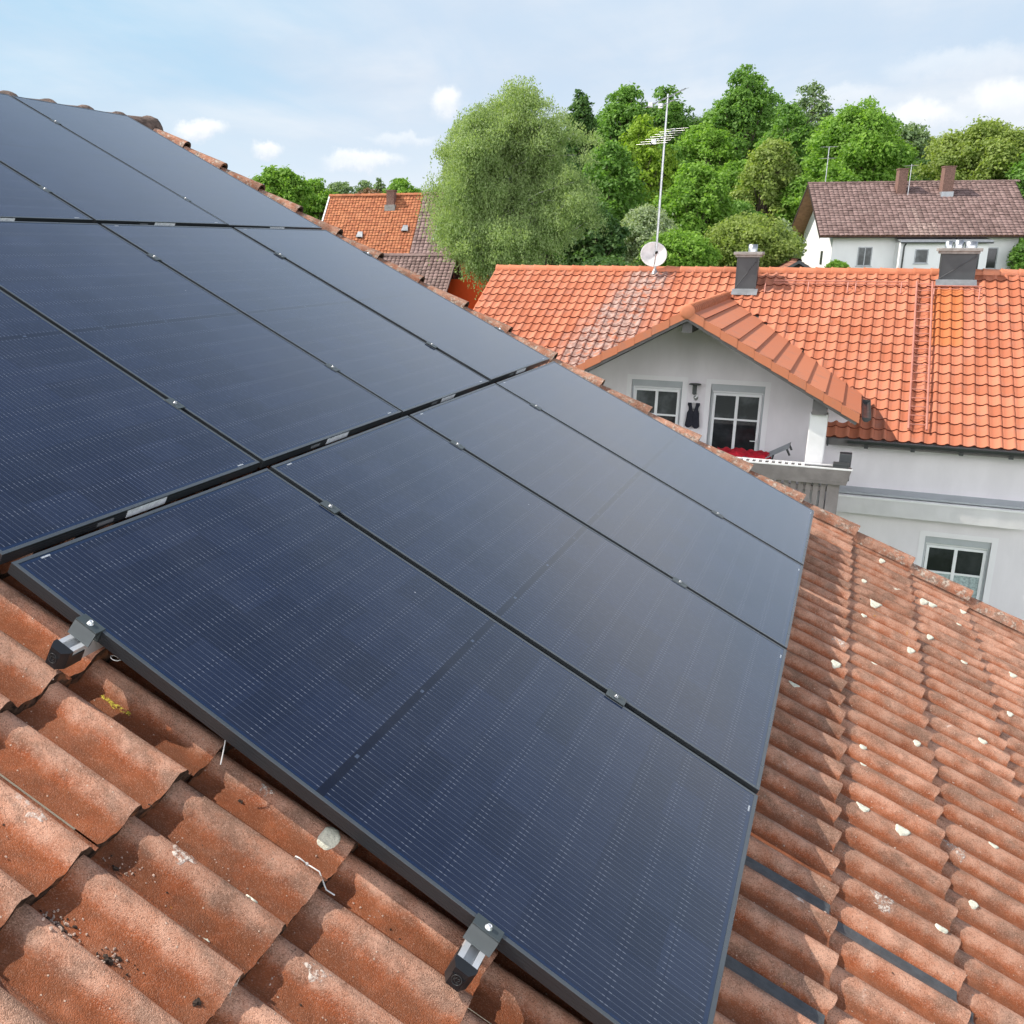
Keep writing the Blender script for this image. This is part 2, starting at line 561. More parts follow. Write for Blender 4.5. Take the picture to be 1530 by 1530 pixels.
def panel_glass():
    m, n = mat('solar_cells_under_glass')
    o = n.obj()
    x, y, z = n.sep(o)
    yy = n.m('MULTIPLY', y, -1.0)
    PW, PL = 1.134, 1.722
    bw = 0.020
    cw = (PW - 2 * bw) / 6
    xi = n.m('SUBTRACT', x, bw)
    gap = 0.018
    half = (PL - 2 * bw - gap) / 2
    chh = half / 9
    yi = n.m('SUBTRACT', yy, bw)
    upper = n.m('LESS_THAN', yi, half + gap / 2)
    y2 = n.m('SUBTRACT', yi, n.m('MULTIPLY', n.m('SUBTRACT', 1.0, upper), half + gap))
    fx = n.m('FRACT', n.m('DIVIDE', xi, cw))
    fy = n.m('FRACT', n.m('DIVIDE', y2, chh))
    inx = n.m('MULTIPLY', n.m('GREATER_THAN', xi, 0), n.m('LESS_THAN', xi, PW - 2 * bw))
    iny = n.m('MULTIPLY', n.m('GREATER_THAN', y2, 0), n.m('LESS_THAN', y2, half))
    inside = n.m('MULTIPLY', inx, iny)
    ex = n.m('MULTIPLY', n.m('SUBTRACT', 0.5, n.m('ABSOLUTE', n.m('SUBTRACT', fx, 0.5))), cw)
    ey = n.m('MULTIPLY', n.m('SUBTRACT', 0.5, n.m('ABSOLUTE', n.m('SUBTRACT', fy, 0.5))), chh)
    cell = n.m('MULTIPLY', n.m('MULTIPLY', n.m('GREATER_THAN', ex, 0.0008), n.m('GREATER_THAN', ey, 0.0010)), inside)
    cid = n.comb(n.m('FLOOR', n.m('DIVIDE', xi, cw)), n.m('FLOOR', n.m('DIVIDE', n.m('ADD', yi, n.m('MULTIPLY', upper, 7.0)), chh)), n.m('MULTIPLY', n.sep(n.n('ShaderNodeObjectInfo').outputs['Location'])[0], 3.1))
    wn = n.n('ShaderNodeTexWhiteNoise', noise_dimensions='3D')
    n.put(wn.inputs[0], n.vm('ADD', n.vm('FLOOR', cid), (0.5, 0.5, 0.5)))
    rv = wn.outputs[0]
    cellc = n.mix(rv, (0.0040, 0.0078, 0.025), (0.0088, 0.0150, 0.041))
    c = n.mix(cell, n.mix(inside, (0.0040, 0.0150, 0.050), (0.0030, 0.0065, 0.026)), cellc)
    c = n.mix(n.m('LESS_THAN', n.m('ABSOLUTE', n.m('SUBTRACT', yi, half + gap / 2)), gap / 2 + .001), c, (0.0012, 0.0025, 0.012))
    # collector wires running down the slope, brighter pads where they cross from cell to cell
    wp = cw / 10
    fw = n.m('FRACT', n.m('DIVIDE', xi, wp))
    ew = n.m('MULTIPLY', n.m('ABSOLUTE', n.m('SUBTRACT', fw, 0.5)), wp)
    wire = n.m('MULTIPLY', n.ramp(ew, 0.0011, 0.0005), inside)
    pad = n.m('MULTIPLY', n.ramp(ew, 0.0016, 0.0009), n.m('MULTIPLY', inside, n.m('MULTIPLY', n.m('LESS_THAN', ey, 0.0085), n.m('GREATER_THAN', ey, 0.0022))))
    pad2 = n.m('MULTIPLY', n.m('MULTIPLY', n.ramp(ew, 0.0012, 0.0007), inside), n.m('LESS_THAN', n.m('ABSOLUTE', n.m('SUBTRACT', ey, chh * .32)), 0.0012))
    g = n.noise(o, 40, 2)
    c = n.mix(n.m('MULTIPLY', wire, n.ramp(g, .3, .7, .16, .38)), c, (0.24, 0.27, 0.33))
    c = n.mix(n.m('MULTIPLY', pad, 0.29), c, (0.33, 0.36, 0.42))
    # junction ribbon specks in the middle band
    mid = n.m('MULTIPLY', n.m('LESS_THAN', n.m('ABSOLUTE', n.m('SUBTRACT', yi, half + gap / 2)), 0.004), n.m('LESS_THAN', n.m('ABSOLUTE', n.m('SUBTRACT', n.m('FRACT', n.m('DIVIDE', x, 0.378)), 0.5)), 0.018))
    c = n.mix(n.m('MULTIPLY', mid, 0.5), c, (0.12, 0.16, 0.24))
    # thin dust with run marks, bird specks
    dust = n.ramp(n.noise(n.vm('MULTIPLY', o, (1.0, 0.45, 1.0)), 3.2, 6, 0.7), 0.35, 0.8, 0.0, 0.035)
    c = n.mix(dust, c, (0.30, 0.32, 0.34))
    sp = n.vor(o, 9.0, 'F1', 0)
    spk = n.m('MULTIPLY', n.ramp(sp, 0.030, 0.018), n.m('GREATER_THAN', n.sep(n.vor(o, 9.0, 'F1', 1))[0], 0.80))
    c = n.mix(n.m('MULTIPLY', spk, 0.6), c, (0.55, 0.57, 0.60))
    nz = n.bump(n.noise(o, 900, 2), 0.03, 0.0005)
    rough = n.m('ADD', n.ramp(rv, 0, 1, 0.10, 0.13), n.m('MULTIPLY', dust, 1.0))
    n.out(n.bsdf(c, rough, 0, nz, 0.5, Specular_Tint=(0.82, 0.88, 1.0, 1.0), Coat_Tint=(0.90, 0.94, 1.0, 1.0), IOR=1.52, Coat_Weight=0.38, Coat_Roughness=0.10))
    return m


def leaf_mat(name, dark, light, trans=0.35, vs=0.35):
    m, n = mat(name)
    r = n.sep(n.attr('tint')[1])
    o = n.obj()
    clump = n.ramp(n.noise(o, vs, 3, 0.6), 0.35, 0.65)
    f = n.m('ADD', n.m('MULTIPLY', r[0], 0.55), n.m('MULTIPLY', clump, 0.45))
    c = n.mix(f, dark, light)
    d = n.bsdf(c, 0.55, 0, None, 0.35)
    t = n.n('ShaderNodeBsdfTranslucent')
    n.put(t.inputs[0], n.mix(1.0, c, (1.25, 1.35, 0.6), 'MULTIPLY'))
    ms = n.n('ShaderNodeMixShader')
    ms.inputs[0].default_value = trans
    n.t.links.new(d, ms.inputs[1])
    n.t.links.new(t.outputs[0], ms.inputs[2])
    n.out(ms.outputs[0])
    return m


def plaster(name, c, streak=0.10):
    m, n = mat(name)
    o = n.obj()
    a = n.noise(n.vm('MULTIPLY', o, (1, 1, 0.35)), 1.6, 5, 0.6)
    b = n.noise(o, 130, 3, 0.6)
    k = n.ramp(a, 0.3, 0.7, 1 - streak, 1.0)
    n.out(n.bsdf(n.mix(1.0, c, n.comb(k, k, n.m('MULTIPLY', k, 1.0)), 'MULTIPLY'), 0.9, 0, n.bump(b, 0.25, 0.004), 0.2))
    return m


def dark_glass(name, c=(0.012, 0.014, 0.017), rough=0.03):
    m, n = mat(name)
    o = n.obj()
    f = n.noise(o, 1.7, 4, 0.6)
    n.out(n.bsdf(n.mix(n.ramp(f, 0.4, 0.7), c, tuple(x * 2.6 for x in c)), rough, 0, None, 0.5))
    return m


M = {}
M['clay'] = weathered_tile()
M['clay_verge'] = weathered_tile('weathered_clay_verge', 0.85)
M['edge'] = mossy_edge()
M['orange'] = glazed_tile('orange_clay', (0.42, 0.132, 0.066), (0.57, 0.210, 0.120), spec=0.25)
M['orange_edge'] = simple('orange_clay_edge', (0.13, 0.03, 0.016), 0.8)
M['orange_plain'] = glazed_tile('plain_orange_clay', (0.53, 0.170, 0.080), (0.62, 0.220, 0.110), nscale=60)
M['brown'] = glazed_tile('brown_concrete_tile', (0.150, 0.095, 0.085), (0.270, 0.180, 0.165), 0.75, stain=(0.30, 0.25, 0.22))
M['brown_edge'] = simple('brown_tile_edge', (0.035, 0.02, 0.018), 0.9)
M['oldred'] = glazed_tile('old_red_tile', (0.34, 0.105, 0.045), (0.50, 0.190, 0.085), 0.85, stain=(0.25, 0.15, 0.10))
M['rust'] = glazed_tile('rusty_shed_tile', (0.22, 0.09, 0.06), (0.32, 0.14, 0.09), 0.85)
M['glass'] = panel_glass()
M['anod'] = simple('black_anodised_aluminium', (0.020, 0.024, 0.028), 0.34, 0.0, 0.1, 3, spec=0.9)
M['lip'] = simple('anodised_lip_sky_sheen', (0.055, 0.066, 0.076), 0.30, 0.0, 0.12, 4, spec=0.9)  # lighter and bluer than the frame: sky reflection put into the colour
M['bolt'] = simple('dull_bolt_steel', (0.42, 0.43, 0.44), 0.42, 1.0, 0.1, 30)
M['alu'] = simple('bare_aluminium', (0.80, 0.82, 0.84), 0.32, 0.5, 0.06, 5)
M['steel'] = simple('zinc_steel', (0.52, 0.53, 0.54), 0.35, 0.9, 0.15, 8)
M['clamp'] = simple('dark_grey_clamp', (0.050, 0.064, 0.068), 0.36, 0.0, 0.1, 20, spec=0.7)
M['cap'] = simple('black_plastic', (0.014, 0.015, 0.017), 0.38, 0, 0.1, 20)
M['sticker'] = simple('grey_white_sticker', (0.40, 0.44, 0.48), 0.5, 0, 0.3, 200)
M['label'] = simple('white_label_foil', (0.80, 0.84, 0.88), 0.4, 0, 0.18, 70)
M['white'] = simple('white_paint', (0.80, 0.80, 0.80), 0.5, 0, 0.05, 3)
M['pvc'] = simple('white_window_plastic', (0.82, 0.84, 0.85), 0.35, 0, 0.03, 3)
M['shutter'] = simple('grey_shutter_box', (0.42, 0.45, 0.47), 0.5, 0, 0.05, 3)
M['wall'] = plaster('light_grey_render', (0.82, 0.79, 0.82))
M['band'] = plaster('white_window_band', (0.84, 0.83, 0.85), 0.04)
M['wwall'] = plaster('white_render', (0.86, 0.87, 0.88), 0.06)
M['redwall'] = plaster('orange_red_render', (0.62, 0.075, 0.018), 0.15)
M['cream'] = plaster('cream_render', (0.62, 0.55, 0.45))
M['pane'] = dark_glass('window_glass', (0.016, 0.018, 0.020), 0.04)
M['pane_grey'] = dark_glass('screened_window_glass', (0.050, 0.056, 0.058), 0.12)
M['curtain'] = simple('net_curtain', (0.34, 0.42, 0.42), 0.8, 0, 0.3, 22)
M['darkwood'] = simple('dark_stained_wood', (0.045, 0.030, 0.022), 0.7, 0, 0.3, 5)
M['taupe'] = simple('taupe_painted_wood', (0.30, 0.262, 0.258), 0.6, 0, 0.14, 4)
M['greywood'] = simple('grey_painted_beam', (0.125, 0.118, 0.115), 0.65, 0, 0.15, 6)
M['soffit'] = simple('brown_soffit_boards', (0.30, 0.16, 0.085), 0.7, 0, 0.2, 4)
M['gutter'] = simple('dark_grey_gutter', (0.040, 0.044, 0.046), 0.4, 0, 0.1, 4)
M['zinc'] = simple('zinc_sheet', (0.34, 0.36, 0.38), 0.4, 0.5, 0.15, 4)
M['slate'] = simple('dark_grey_sheet_cladding', (0.055, 0.060, 0.064), 0.48, 0, 0.16, 2)
M['concrete'] = simple('grey_concrete', (0.30, 0.29, 0.27), 0.9, 0, 0.2, 8, 0.3, 50)
M['brick'] = simple('old_chimney_brick', (0.21, 0.12, 0.095), 0.9, 0, 0.35, 18, 0.5, 40)
M['awn'] = simple('light_grey_awning_case', (0.68, 0.67, 0.68), 0.5, 0, 0.05, 2)
M['redcloth'] = simple('red_cloth', (0.62, 0.012, 0.030), 0.8, 0, 0.2, 14)
M['navy'] = simple('navy_wool', (0.014, 0.015, 0.026), 0.85, 0, 0.25, 60)
M['shirt'] = simple('pale_lining', (0.48, 0.47, 0.47), 0.7, 0, 0.1, 30)
M['pink'] = simple('pink_brown_steel', (0.46, 0.19, 0.14), 0.5, 0, 0.1, 5)
M['lich'] = simple('pale_lichen', (0.70, 0.70, 0.58), 0.95, 0, 0.16, 90, 0.5, 300)
M['crumb'] = simple('mortar_crumb', (0.50, 0.37, 0.30), 0.95, 0, 0.3, 60)
M['drybit'] = simple('dry_dark_bits', (0.045, 0.030, 0.022), 0.95, 0, 0.4, 90)
m_, n_ = mat('rubbed_lime')
o_ = n_.obj()
al_ = n_.ramp(n_.m('ADD', n_.noise(o_, 120, 5, 0.75), n_.m('MULTIPLY', n_.noise(o_, 30, 3), .5)), 0.66, 0.92, 0, .92)
sh_ = n_.n('ShaderNodeBsdfPrincipled')
n_.put(sh_.inputs['Base Color'], (0.68, 0.60, 0.53))
sh_.inputs['Roughness'].default_value = 0.95
n_.put(sh_.inputs['Alpha'], al_)
n_.out(sh_.outputs[0])
M['lime'] = m_
m2_ = m_.copy()
m2_.name = 'yellow_chalk'
[q for q in m2_.node_tree.nodes if q.type == 'BSDF_PRINCIPLED'][0].inputs['Base Color'].default_value = (0.58, 0.50, 0.06, 1)
M['chalk'] = m2_
M['flash'] = simple('dark_grey_flashing', (0.075, 0.080, 0.086), 0.5, 0, 0.2, 30, 0.2, 200)
M['plast'] = simple('white_plastic', (0.76, 0.76, 0.74), 0.45, 0, 0.05, 20)
M['bark'] = simple('bark', (0.11, 0.085, 0.065), 0.95, 0, 0.35, 6, 0.6, 20)
M['birchbark'] = simple('birch_bark', (0.50, 0.48, 0.44), 0.9, 0, 0.35, 3, 0.3, 20)
M['dish'] = simple('weathered_white_dish', (0.66, 0.66, 0.65), 0.55, 0, 0.12, 7)
M['moss_ridge'] = simple('lichen_dark_ridge_clay', (0.115, 0.080, 0.066), 0.95, 0, 0.6, 15, 0.8, 45)
m_, n_ = mat('grass_ground')
o_ = n_.obj()
n_.out(n_.bsdf(n_.mix(n_.ramp(n_.noise(o_, 0.25, 6, 0.7), .35, .65), (0.035, 0.075, 0.018), (0.085, 0.125, 0.035)), 0.95, 0, n_.bump(n_.noise(o_, 3, 5), .8, .2), 0.1))
M['grass'] = m_

# ------------------------------------------------------------------ the ground and its hill
GZ = -7.0


def terrain(x, y):
    dx, dy = x - CAM.x, y - CAM.y
    dep = 0.897 * dx + 0.442 * dy
    lat = 0.442 * dx - 0.897 * dy
    ss = lambda a, b, v: max(0, min(1, (v - a) / (b - a))) ** 2 * (3 - 2 * max(0, min(1, (v - a) / (b - a))))
    side = ss(0.02, 0.30, lat / max(dep, 1.0))
    return GZ + 3.4 * ss(42, 66, dep) * ss(0.15, .4, lat / max(dep, 1)) + side * (6.0 * ss(72, 120, dep) + 9.0 * ss(115, 240, dep)) + 1.2 * ss(60, 200, dep)


g = MB()
xs_ = [-400, -150, -60, -30] + [x for x in range(-16, 180, 6)] + [200, 240, 300, 400, 700, 1500]
ys_ = [-1500, -700, -300, -150] + [y for y in range(-90, 130, 6)] + [150, 200, 300, 700, 1500]
g.add([(x, y, terrain(x, y)) for y in ys_ for x in xs_], [(j * len(xs_) + i, j * len(xs_) + i + 1, (j + 1) * len(xs_) + i + 1, (j + 1) * len(xs_) + i) for j in range(len(ys_) - 1) for i in range(len(xs_) - 1)], 0, True)
tag(g.build('ground', M['grass']), kind='structure')

# ------------------------------------------------------------------ the house we stand on
TH = 0.4645612
RU, RV, RN = Vector((1, 0, 0)), Vector((0, math.cos(TH), math.sin(TH))), Vector((0, -math.sin(TH), math.cos(TH)))


def L(u, v, n=0.0):
    return RU * u + RV * v + RN * n


G_, T_, BASE = 0.350, 0.030, -0.154
U0, V0 = -3.04, -0.966 - 10 * 0.350
H_ = 0.035


def prof(x):
    x = np.asarray(x, float)
    h = np.zeros_like(x)
    for c in (0.10, 0.25):
        d = np.abs(x - c)
        h = np.maximum(h, H_ * (0.5 + 0.5 * np.cos(np.pi * np.clip((d - 0.007) / 0.036, 0, 1))))
    return h


def roof_n(u, v):
    x = (u - U0) % 0.30
    y = (v - V0) % G_
    return float(BASE + prof(np.array([x]))[0] + T_ * (1 - y / G_))


house = thing('house', (1.0, 0.0, GZ), 'house whose weathered red tiled roof fills the foreground under solar panels', 'house')
fr0 = frame(L(U0, V0, 0), RU, RV)
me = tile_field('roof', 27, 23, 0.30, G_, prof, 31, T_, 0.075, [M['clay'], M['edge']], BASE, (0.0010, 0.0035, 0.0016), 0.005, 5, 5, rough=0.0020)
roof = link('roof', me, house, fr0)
# the far slope behind the ridge
RIDGE_V = 3.70
rp = L(0, RIDGE_V)
me = tile_field('roof', 14, 23, 0.60, G_, lambda x: prof(np.asarray(x) % 0.30), 13, T_, 0.075, [M['clay'], M['edge']], BASE, (0.001, 0.003, 0.0015), 0.004, 6, 2)
link('roof', me, house, frame((5.06 + 0.3, 2 * rp.y - L(0, V0).y, L(0, V0).z), (-1, 0, 0), (0, -math.cos(TH), math.sin(TH))))
# verge: raised edge roll and down-turned flange on the edge tile of every course
vb = MB()
rg = random.Random(3)
for r in range(23):
    v0 = V0 + r * G_ + rg.uniform(-.005, .005)
    e = rg.uniform(-.003, .003)
    sg = 12
    vs, fs = [], []
    def pt(i, v, rr, dn):
        t = math.pi * i / sg
        x = 5.034 + e + math.cos(t) * rr
        z = -0.120 + dn + math.sin(t) ** 0.75 * rr * 1.05 + rg.uniform(-.0015, .0015)
        if i == 0:
            z = -0.215 + dn
        return L(x, v, z)
    st = ((v0 + .004, .038, T_), (v0, .040, T_ * .9 + .004), (v0, .052, T_ + .004), (v0 + G_ * .5, .050, T_ * .5 + .002), (v0 + G_ + .05, .047, -.004))
    for (v, rr, dn) in st:
        vs += [pt(i, v, rr, dn) for i in range(sg + 1)]
    for q in range(len(st) - 1):
        for i in range(sg):
            k = q * (sg + 1) + i
            fs.append((k, k + 1, k + sg + 2, k + sg + 1))
    vb.add(vs, fs[sg * 2:], 0, True, (rg.random(), .6, 0, 1))
    vb.add(vs, fs[:sg * 2], 1, False)
    vs = [pt(i, v, rr - .013, dn) for (v, rr, dn) in (st[2], st[4]) for i in range(sg + 1)]
    vb.add(vs, [(i, i + sg + 1, i + sg + 2, i + 1) for i in range(sg)], 1, True)
vb.build('verge', [M['clay_verge'], M['edge']], house, attr=True)
# ridge caps, overlapping, lichen-dark
ridge = MB()
u = 5.12
k = 0
while u > -3.2:
    ln = 0.44
    c0 = Vector((u, rp.y, rp.z - 0.165 + rg.uniform(-.006, .006)))
    vs, fs = [], []
    sg = 12
    for (du, rr, dzz) in ((0, 0.124, 0.006), (-0.035, 0.126, 0.007), (-0.05, 0.118, 0.002), (-ln, 0.108, -0.006), (-ln, 0.092, -0.024), (0, 0.104, -0.010)):
        for i in range(sg + 1):
            t = math.pi * (-0.08 + 1.16 * i / sg)
            j = rg.uniform(-.003, .003)
            vs.append(c0 + Vector((du, math.cos(t) * (rr + j), math.sin(t) * (rr + j) + dzz)))
    n_r = 6
    for q in range(n_r - 1):
        for i in range(sg):
            a = q * (sg + 1) + i
            fs.append((a, a + 1, a + sg + 2, a + sg + 1))
    for i in range(sg):
        fs.append((5 * (sg + 1) + i, 5 * (sg + 1) + i + 1, i + 1, i))
    ridge.add(vs, fs, 0, True)
    u -= 0.37
    k += 1
ridge.build('ridge', M['moss_ridge'], house)
# walls, gable board
wl = MB()
ev, rv_ = L(0, V0 + .5, -.36), L(0, RIDGE_V, -.42)
back = 2 * rp.y - ev.y
for (x0, x1) in ((4.45, 4.75),):
    wl.prism([(x0, ev.y, GZ), (x0, back, GZ), (x0, back, ev.z), (x0, rv_.y, rv_.z), (x0, ev.y, ev.z)], (x1 - x0, 0, 0))
wl.box((-3.0, ev.y, GZ), (4.45, ev.y + .3, ev.z - .16))
wl.box((-3.0, back - .3, GZ), (4.45, back, ev.z - .16))
wl.build('wall', M['cream'], house)
bd = MB()
for sgn in (1, -1):
    a, b = L(5.03, V0 + .02, -.20), L(5.03, RIDGE_V, -.20)
    f = (lambda p: p) if sgn == 1 else (lambda p: Vector((p.x, 2 * rp.y - p.y, p.z)))
    bd.prism([f(a), f(b), f(b) + Vector((0, 0, -.2)), f(a) + Vector((0, 0, -.2))], (.02, 0, 0))
bd.build('bargeboard', M['darkwood'], house)


def blob(u, v, r, seed, name='lichen_patch', m='lich', asp=1.0, th=0.0009, jag=0.11, lift=0.0012):
    """a flat irregular crust that follows the tile under it"""
    q = random.Random(seed)
    ph = [q.uniform(0, 6.3) for _ in range(4)]
    def P(i, n, f, t):
        a = 2 * math.pi * i / n
        rr = r * f * (1 + jag * (math.sin(3 * a + ph[0]) * .5 + math.sin(5 * a + ph[1]) * .35 + math.sin(8 * a + ph[2]) * .25))
        uu, vv = u + math.cos(a) * rr, v + math.sin(a) * rr * asp
        return L(uu, vv, roof_n(uu, vv) + lift + t)
    n = 22
    vs, fs = [L(u, v, roof_n(u, v) + lift + th)], []
    rings = ((.35, th), (.7, th * 1.1), (.92, th), (1.0, -lift * 2))
    for f, t in rings:
        vs += [P(i, n, f, t) for i in range(n)]
    fs += [(0, 1 + i, 1 + (i + 1) % n) for i in range(n)]
    for k in range(len(rings) - 1):
        fs += [(1 + k * n + i, 1 + (k + 1) * n + i, 1 + (k + 1) * n + (i + 1) % n, 1 + k * n + (i + 1) % n) for i in range(n)]
    b = MB().add(vs, fs, 0, True)
    o = b.build(name, M[m])
    for p in o.data.vertices:
        p.co = W[roof].inverted() @ p.co
    o.parent = roof
    return o


for i, (u, v, r) in enumerate(((0.045, -0.918, .021), (1.775, -2.098, .020), (1.772, -2.222, .021), (4.60, -2.49, .022), (4.40, -2.27, .022), (3.93, -2.155, .028),
                               (2.72, -1.995, .018), (2.38, -1.815, .020), (4.50, -2.41, .018), (2.88, -2.60, .016), (3.45, -2.33, .016), (4.1, -2.88, .018),
                               (2.05, -2.55, .015), (3.0, -2.14, .012), (1.25, -2.36, .015), (3.3, -2.95, .02),
                               (3.6, -2.05, .012), (4.2, -2.05, .012), (4.75, -2.70, .016), (3.75, -2.60, .014), (2.45, -2.30, .012), (2.6, -2.80, .014), (1.62, -2.42, .012), (4.35, -2.62, .012), (4.0, -2.42, .014), (1.95, -2.02, .010), (3.45, -2.72, .013), (4.85, -2.2, .014), (2.2, -2.02, .011))):
    if i:
        u = U0 + .10 + round((u - U0 - .10) / .15) * .15 + rg.uniform(-.008, .008)
        y_ = (v - V0) % G_
        v += max(0, .05 - y_) - max(0, y_ - .27)
    blob(u, v, r * (1.15 if i else 1), 100 + i, lift=.0048 if i else .0012)
# mid-size worn white streaks and crumbs of mortar (part of the roof)
for i in range(26):
    blob(rg.choice([rg.uniform(-.9, -.05), rg.uniform(1.0, 5.0)]), rg.uniform(-3.0, -1.75) if i % 2 else rg.uniform(-1.5, -.3), rg.uniform(.004, .009), 300 + i, 'lichen_patch', 'lich', rg.uniform(.8, 2.2), 0.0016, 0.4)
blob(0.006, -0.370, .0075, 501, 'chalk_mark', 'chalk', 5.6, 0.0006, .5)
for i, (u, v, r, a_) in enumerate(((-.416, -.925, .030, 1.5), (-.258, -.735, .014, 1.9), (-.296, -.505, .013, 2.2), (-.425, -.50, .012, 1.6), (.05, -.75, .010, 1.5), (-.10, -1.00, .012, 2.2), (-.24, -1.06, .012, 2.0),
                               (-.55, -.30, .016, 1.4), (-.40, -.19, .014, 1.8), (1.3, -2.16, .022, 1.4), (2.1, -1.90, .020, 1.8), (1.72, -1.93, .022, 1.6), (3.1, -1.98, .02, 2.0), (1.87, -2.42, .03, 1.2), (1.44, -1.88, .026, 1.7))):
    u = U0 + .10 + round((u - U0 - .10) / .15) * .15 + rg.uniform(-.012, .012)
    blob(u, v, r, 700 + i, 'lime_stain', 'lime', a_, 0.0005, .45, .0008)
# crumbs of mortar and dry bits in the valleys: too many to count
cb = MB()
def crumb(u, v, r, mi):
    q = [rg.uniform(.6, 1.25) for _ in range(12)]
    c = L(u, v, roof_n(u, v) + r * .45)
    a_, b_ = rg.uniform(0, 6.3), rg.uniform(.6, 1.3)
    ring0 = [c + (RU * math.cos(a_ + i * 1.047) * b_ + RV * math.sin(a_ + i * 1.047) / b_) * r * q[i] - RN * r * .5 for i in range(6)]
    ring1 = [c + (RU * math.cos(a_ + .4 + i * 1.047) * b_ + RV * math.sin(a_ + .4 + i * 1.047) / b_) * r * .62 * q[i + 6] + RN * r * .45 * q[i] for i in range(6)]
    cb.add(ring0 + ring1, [(i, (i + 1) % 6, 6 + (i + 1) % 6, 6 + i) for i in range(6)] + [tuple(range(6, 12))], mi)
for (cu, cv, su, sv, n_, rr) in ((-.50, -.68, .018, .022, 60, .0028), (-.49, -.78, .012, .03, 26, .0022), (-.31, -.68, .015, .03, 26, .0018), (-.45, -.40, .02, .05, 18, .0020), (-.17, -.75, .02, .06, 22, .0017), (-.02, -1.05, .02, .08, 16, .0018),
                                 (-.35, -1.0, .06, .06, 24, .0018), (-.3, -.35, .15, .12, 30, .0017), (1.6, -2.1, .5, .25, 60, .0022), (3.0, -2.4, .9, .35, 70, .0028)):
    for k in range(n_):
        crumb(rg.gauss(cu, su), rg.gauss(cv, sv), rr * rg.uniform(.5, 1.5), 0 if rg.random() < .8 else 1)
for (u, v, r) in ((-.495, -.775, .007), (-.478, -.785, .005), (-.455, -.935, .008), (-.33, -.655, .006), (-.18, -.61, .004), (-.345, -.10, .005), (1.9, -2.6, .010), (.012, -.72, .004)):
    for k in range(5):
        crumb(u + rg.gauss(0, r * .5), v + rg.gauss(0, r * .6), r * rg.uniform(.4, .9), 1)
tag(cb.build('mortar_crumbs', [M['crumb'], M['drybit']]), 'pale mortar crumbs and dark dry bits scattered in the tile valleys', 'debris', kind='stuff')

# ------------------------------------------------------------------ solar panels
PW, PL, GC, GR = 1.134, 1.722, 0.0263, 0.0291
FH = 0.030


def make_panel():
    root = thing('solar_panel', Matrix.Identity(4), 'x', 'solar panel', 'black solar panels on the tiled roof')
    f = MB()
    lw = 0.0105
    def ring(x0, x1, y0, y1, z0, z1, mi):
        f.box((x0, y0, z0), (x1, y1, z1), mi)
    # outer walls with three shallow grooves and the top lip (lip is a separate material slot)
    for (x0, x1, y0, y1) in ((0, PW, -0.0018, 0), (0, PW, -PL, -PL + 0.0018), (0, 0.0018, -PL + .0018, -.0018), (PW - 0.0018, PW, -PL + .0018, -.0018)):
        ring(x0, x1, y0, y1, -FH, -0.0016, 0)
    for z in (-0.010, -0.017, -0.024):
        f.box((-0.0007, -PL - .0007, z - .0016), (PW + .0007, -PL + .0003, z + .0004), 0)
        f.box((-0.0007, -PL + .0004, z - .0016), (0.0003, 0.0007, z + .0004), 0)
        f.box((PW - 0.0003, -PL + .0004, z - .0016), (PW + .0007, 0.0007, z + .0004), 0)
    for (x0, x1, y0, y1) in ((0, PW, -lw, 0), (0, PW, -PL, -PL + lw), (0, lw, -PL + lw, -lw), (PW - lw, PW, -PL + lw, -lw)):
        f.box((x0, y0, -0.0016), (x1, y1, 0), 1, 0.0005)
    for (x0, x1, y0, y1) in ((.002, PW - .002, -0.028, -.002), (.002, PW - .002, -PL + .002, -PL + 0.028)):
        ring(x0, x1, y0, y1, -FH + .0002, -FH + .0018, 0)
    f.build('frame', [M['anod'], M['lip']], root)
    gl = MB()
    gl.box((lw + .0002, -PL + lw + .0002, -0.0055), (PW - lw - .0002, -lw - .0002, -0.0012))
    gl.build('glass', M['glass'], root)
    lb = MB()
    lb.box((.455, -PL - .0014, -.0265), (.63, -PL - .0008, -.0035))
    lb.build('type_label', M['label'], root)
    lb2 = MB()
    lb2.box((.335, -PL - .0014, -.021), (.40, -PL - .0008, -.010))
    lb2.build('test_label', M['zinc'], root)
    s2 = MB()
    s2.box((.078, -.0205, -.0011), (.108, -.0155, -.0009))
    s2.build('serial_sticker', M['sticker'], root)
    s2 = MB()
    s2.box((PW - .108, -PL + .0150, -.0011), (PW - .078, -PL + .0195, -.0009))
    s2.build('serial_sticker', M['sticker'], root)
    return root


def copy_tree(o, parent=None):
    c = o.copy()
    COL.objects.link(c)
    if parent is not None:
        c.parent = parent
    for ch in [q for q in bpy.data.objects if q.parent == o and q != c]:
        copy_tree(ch, c)
    return c


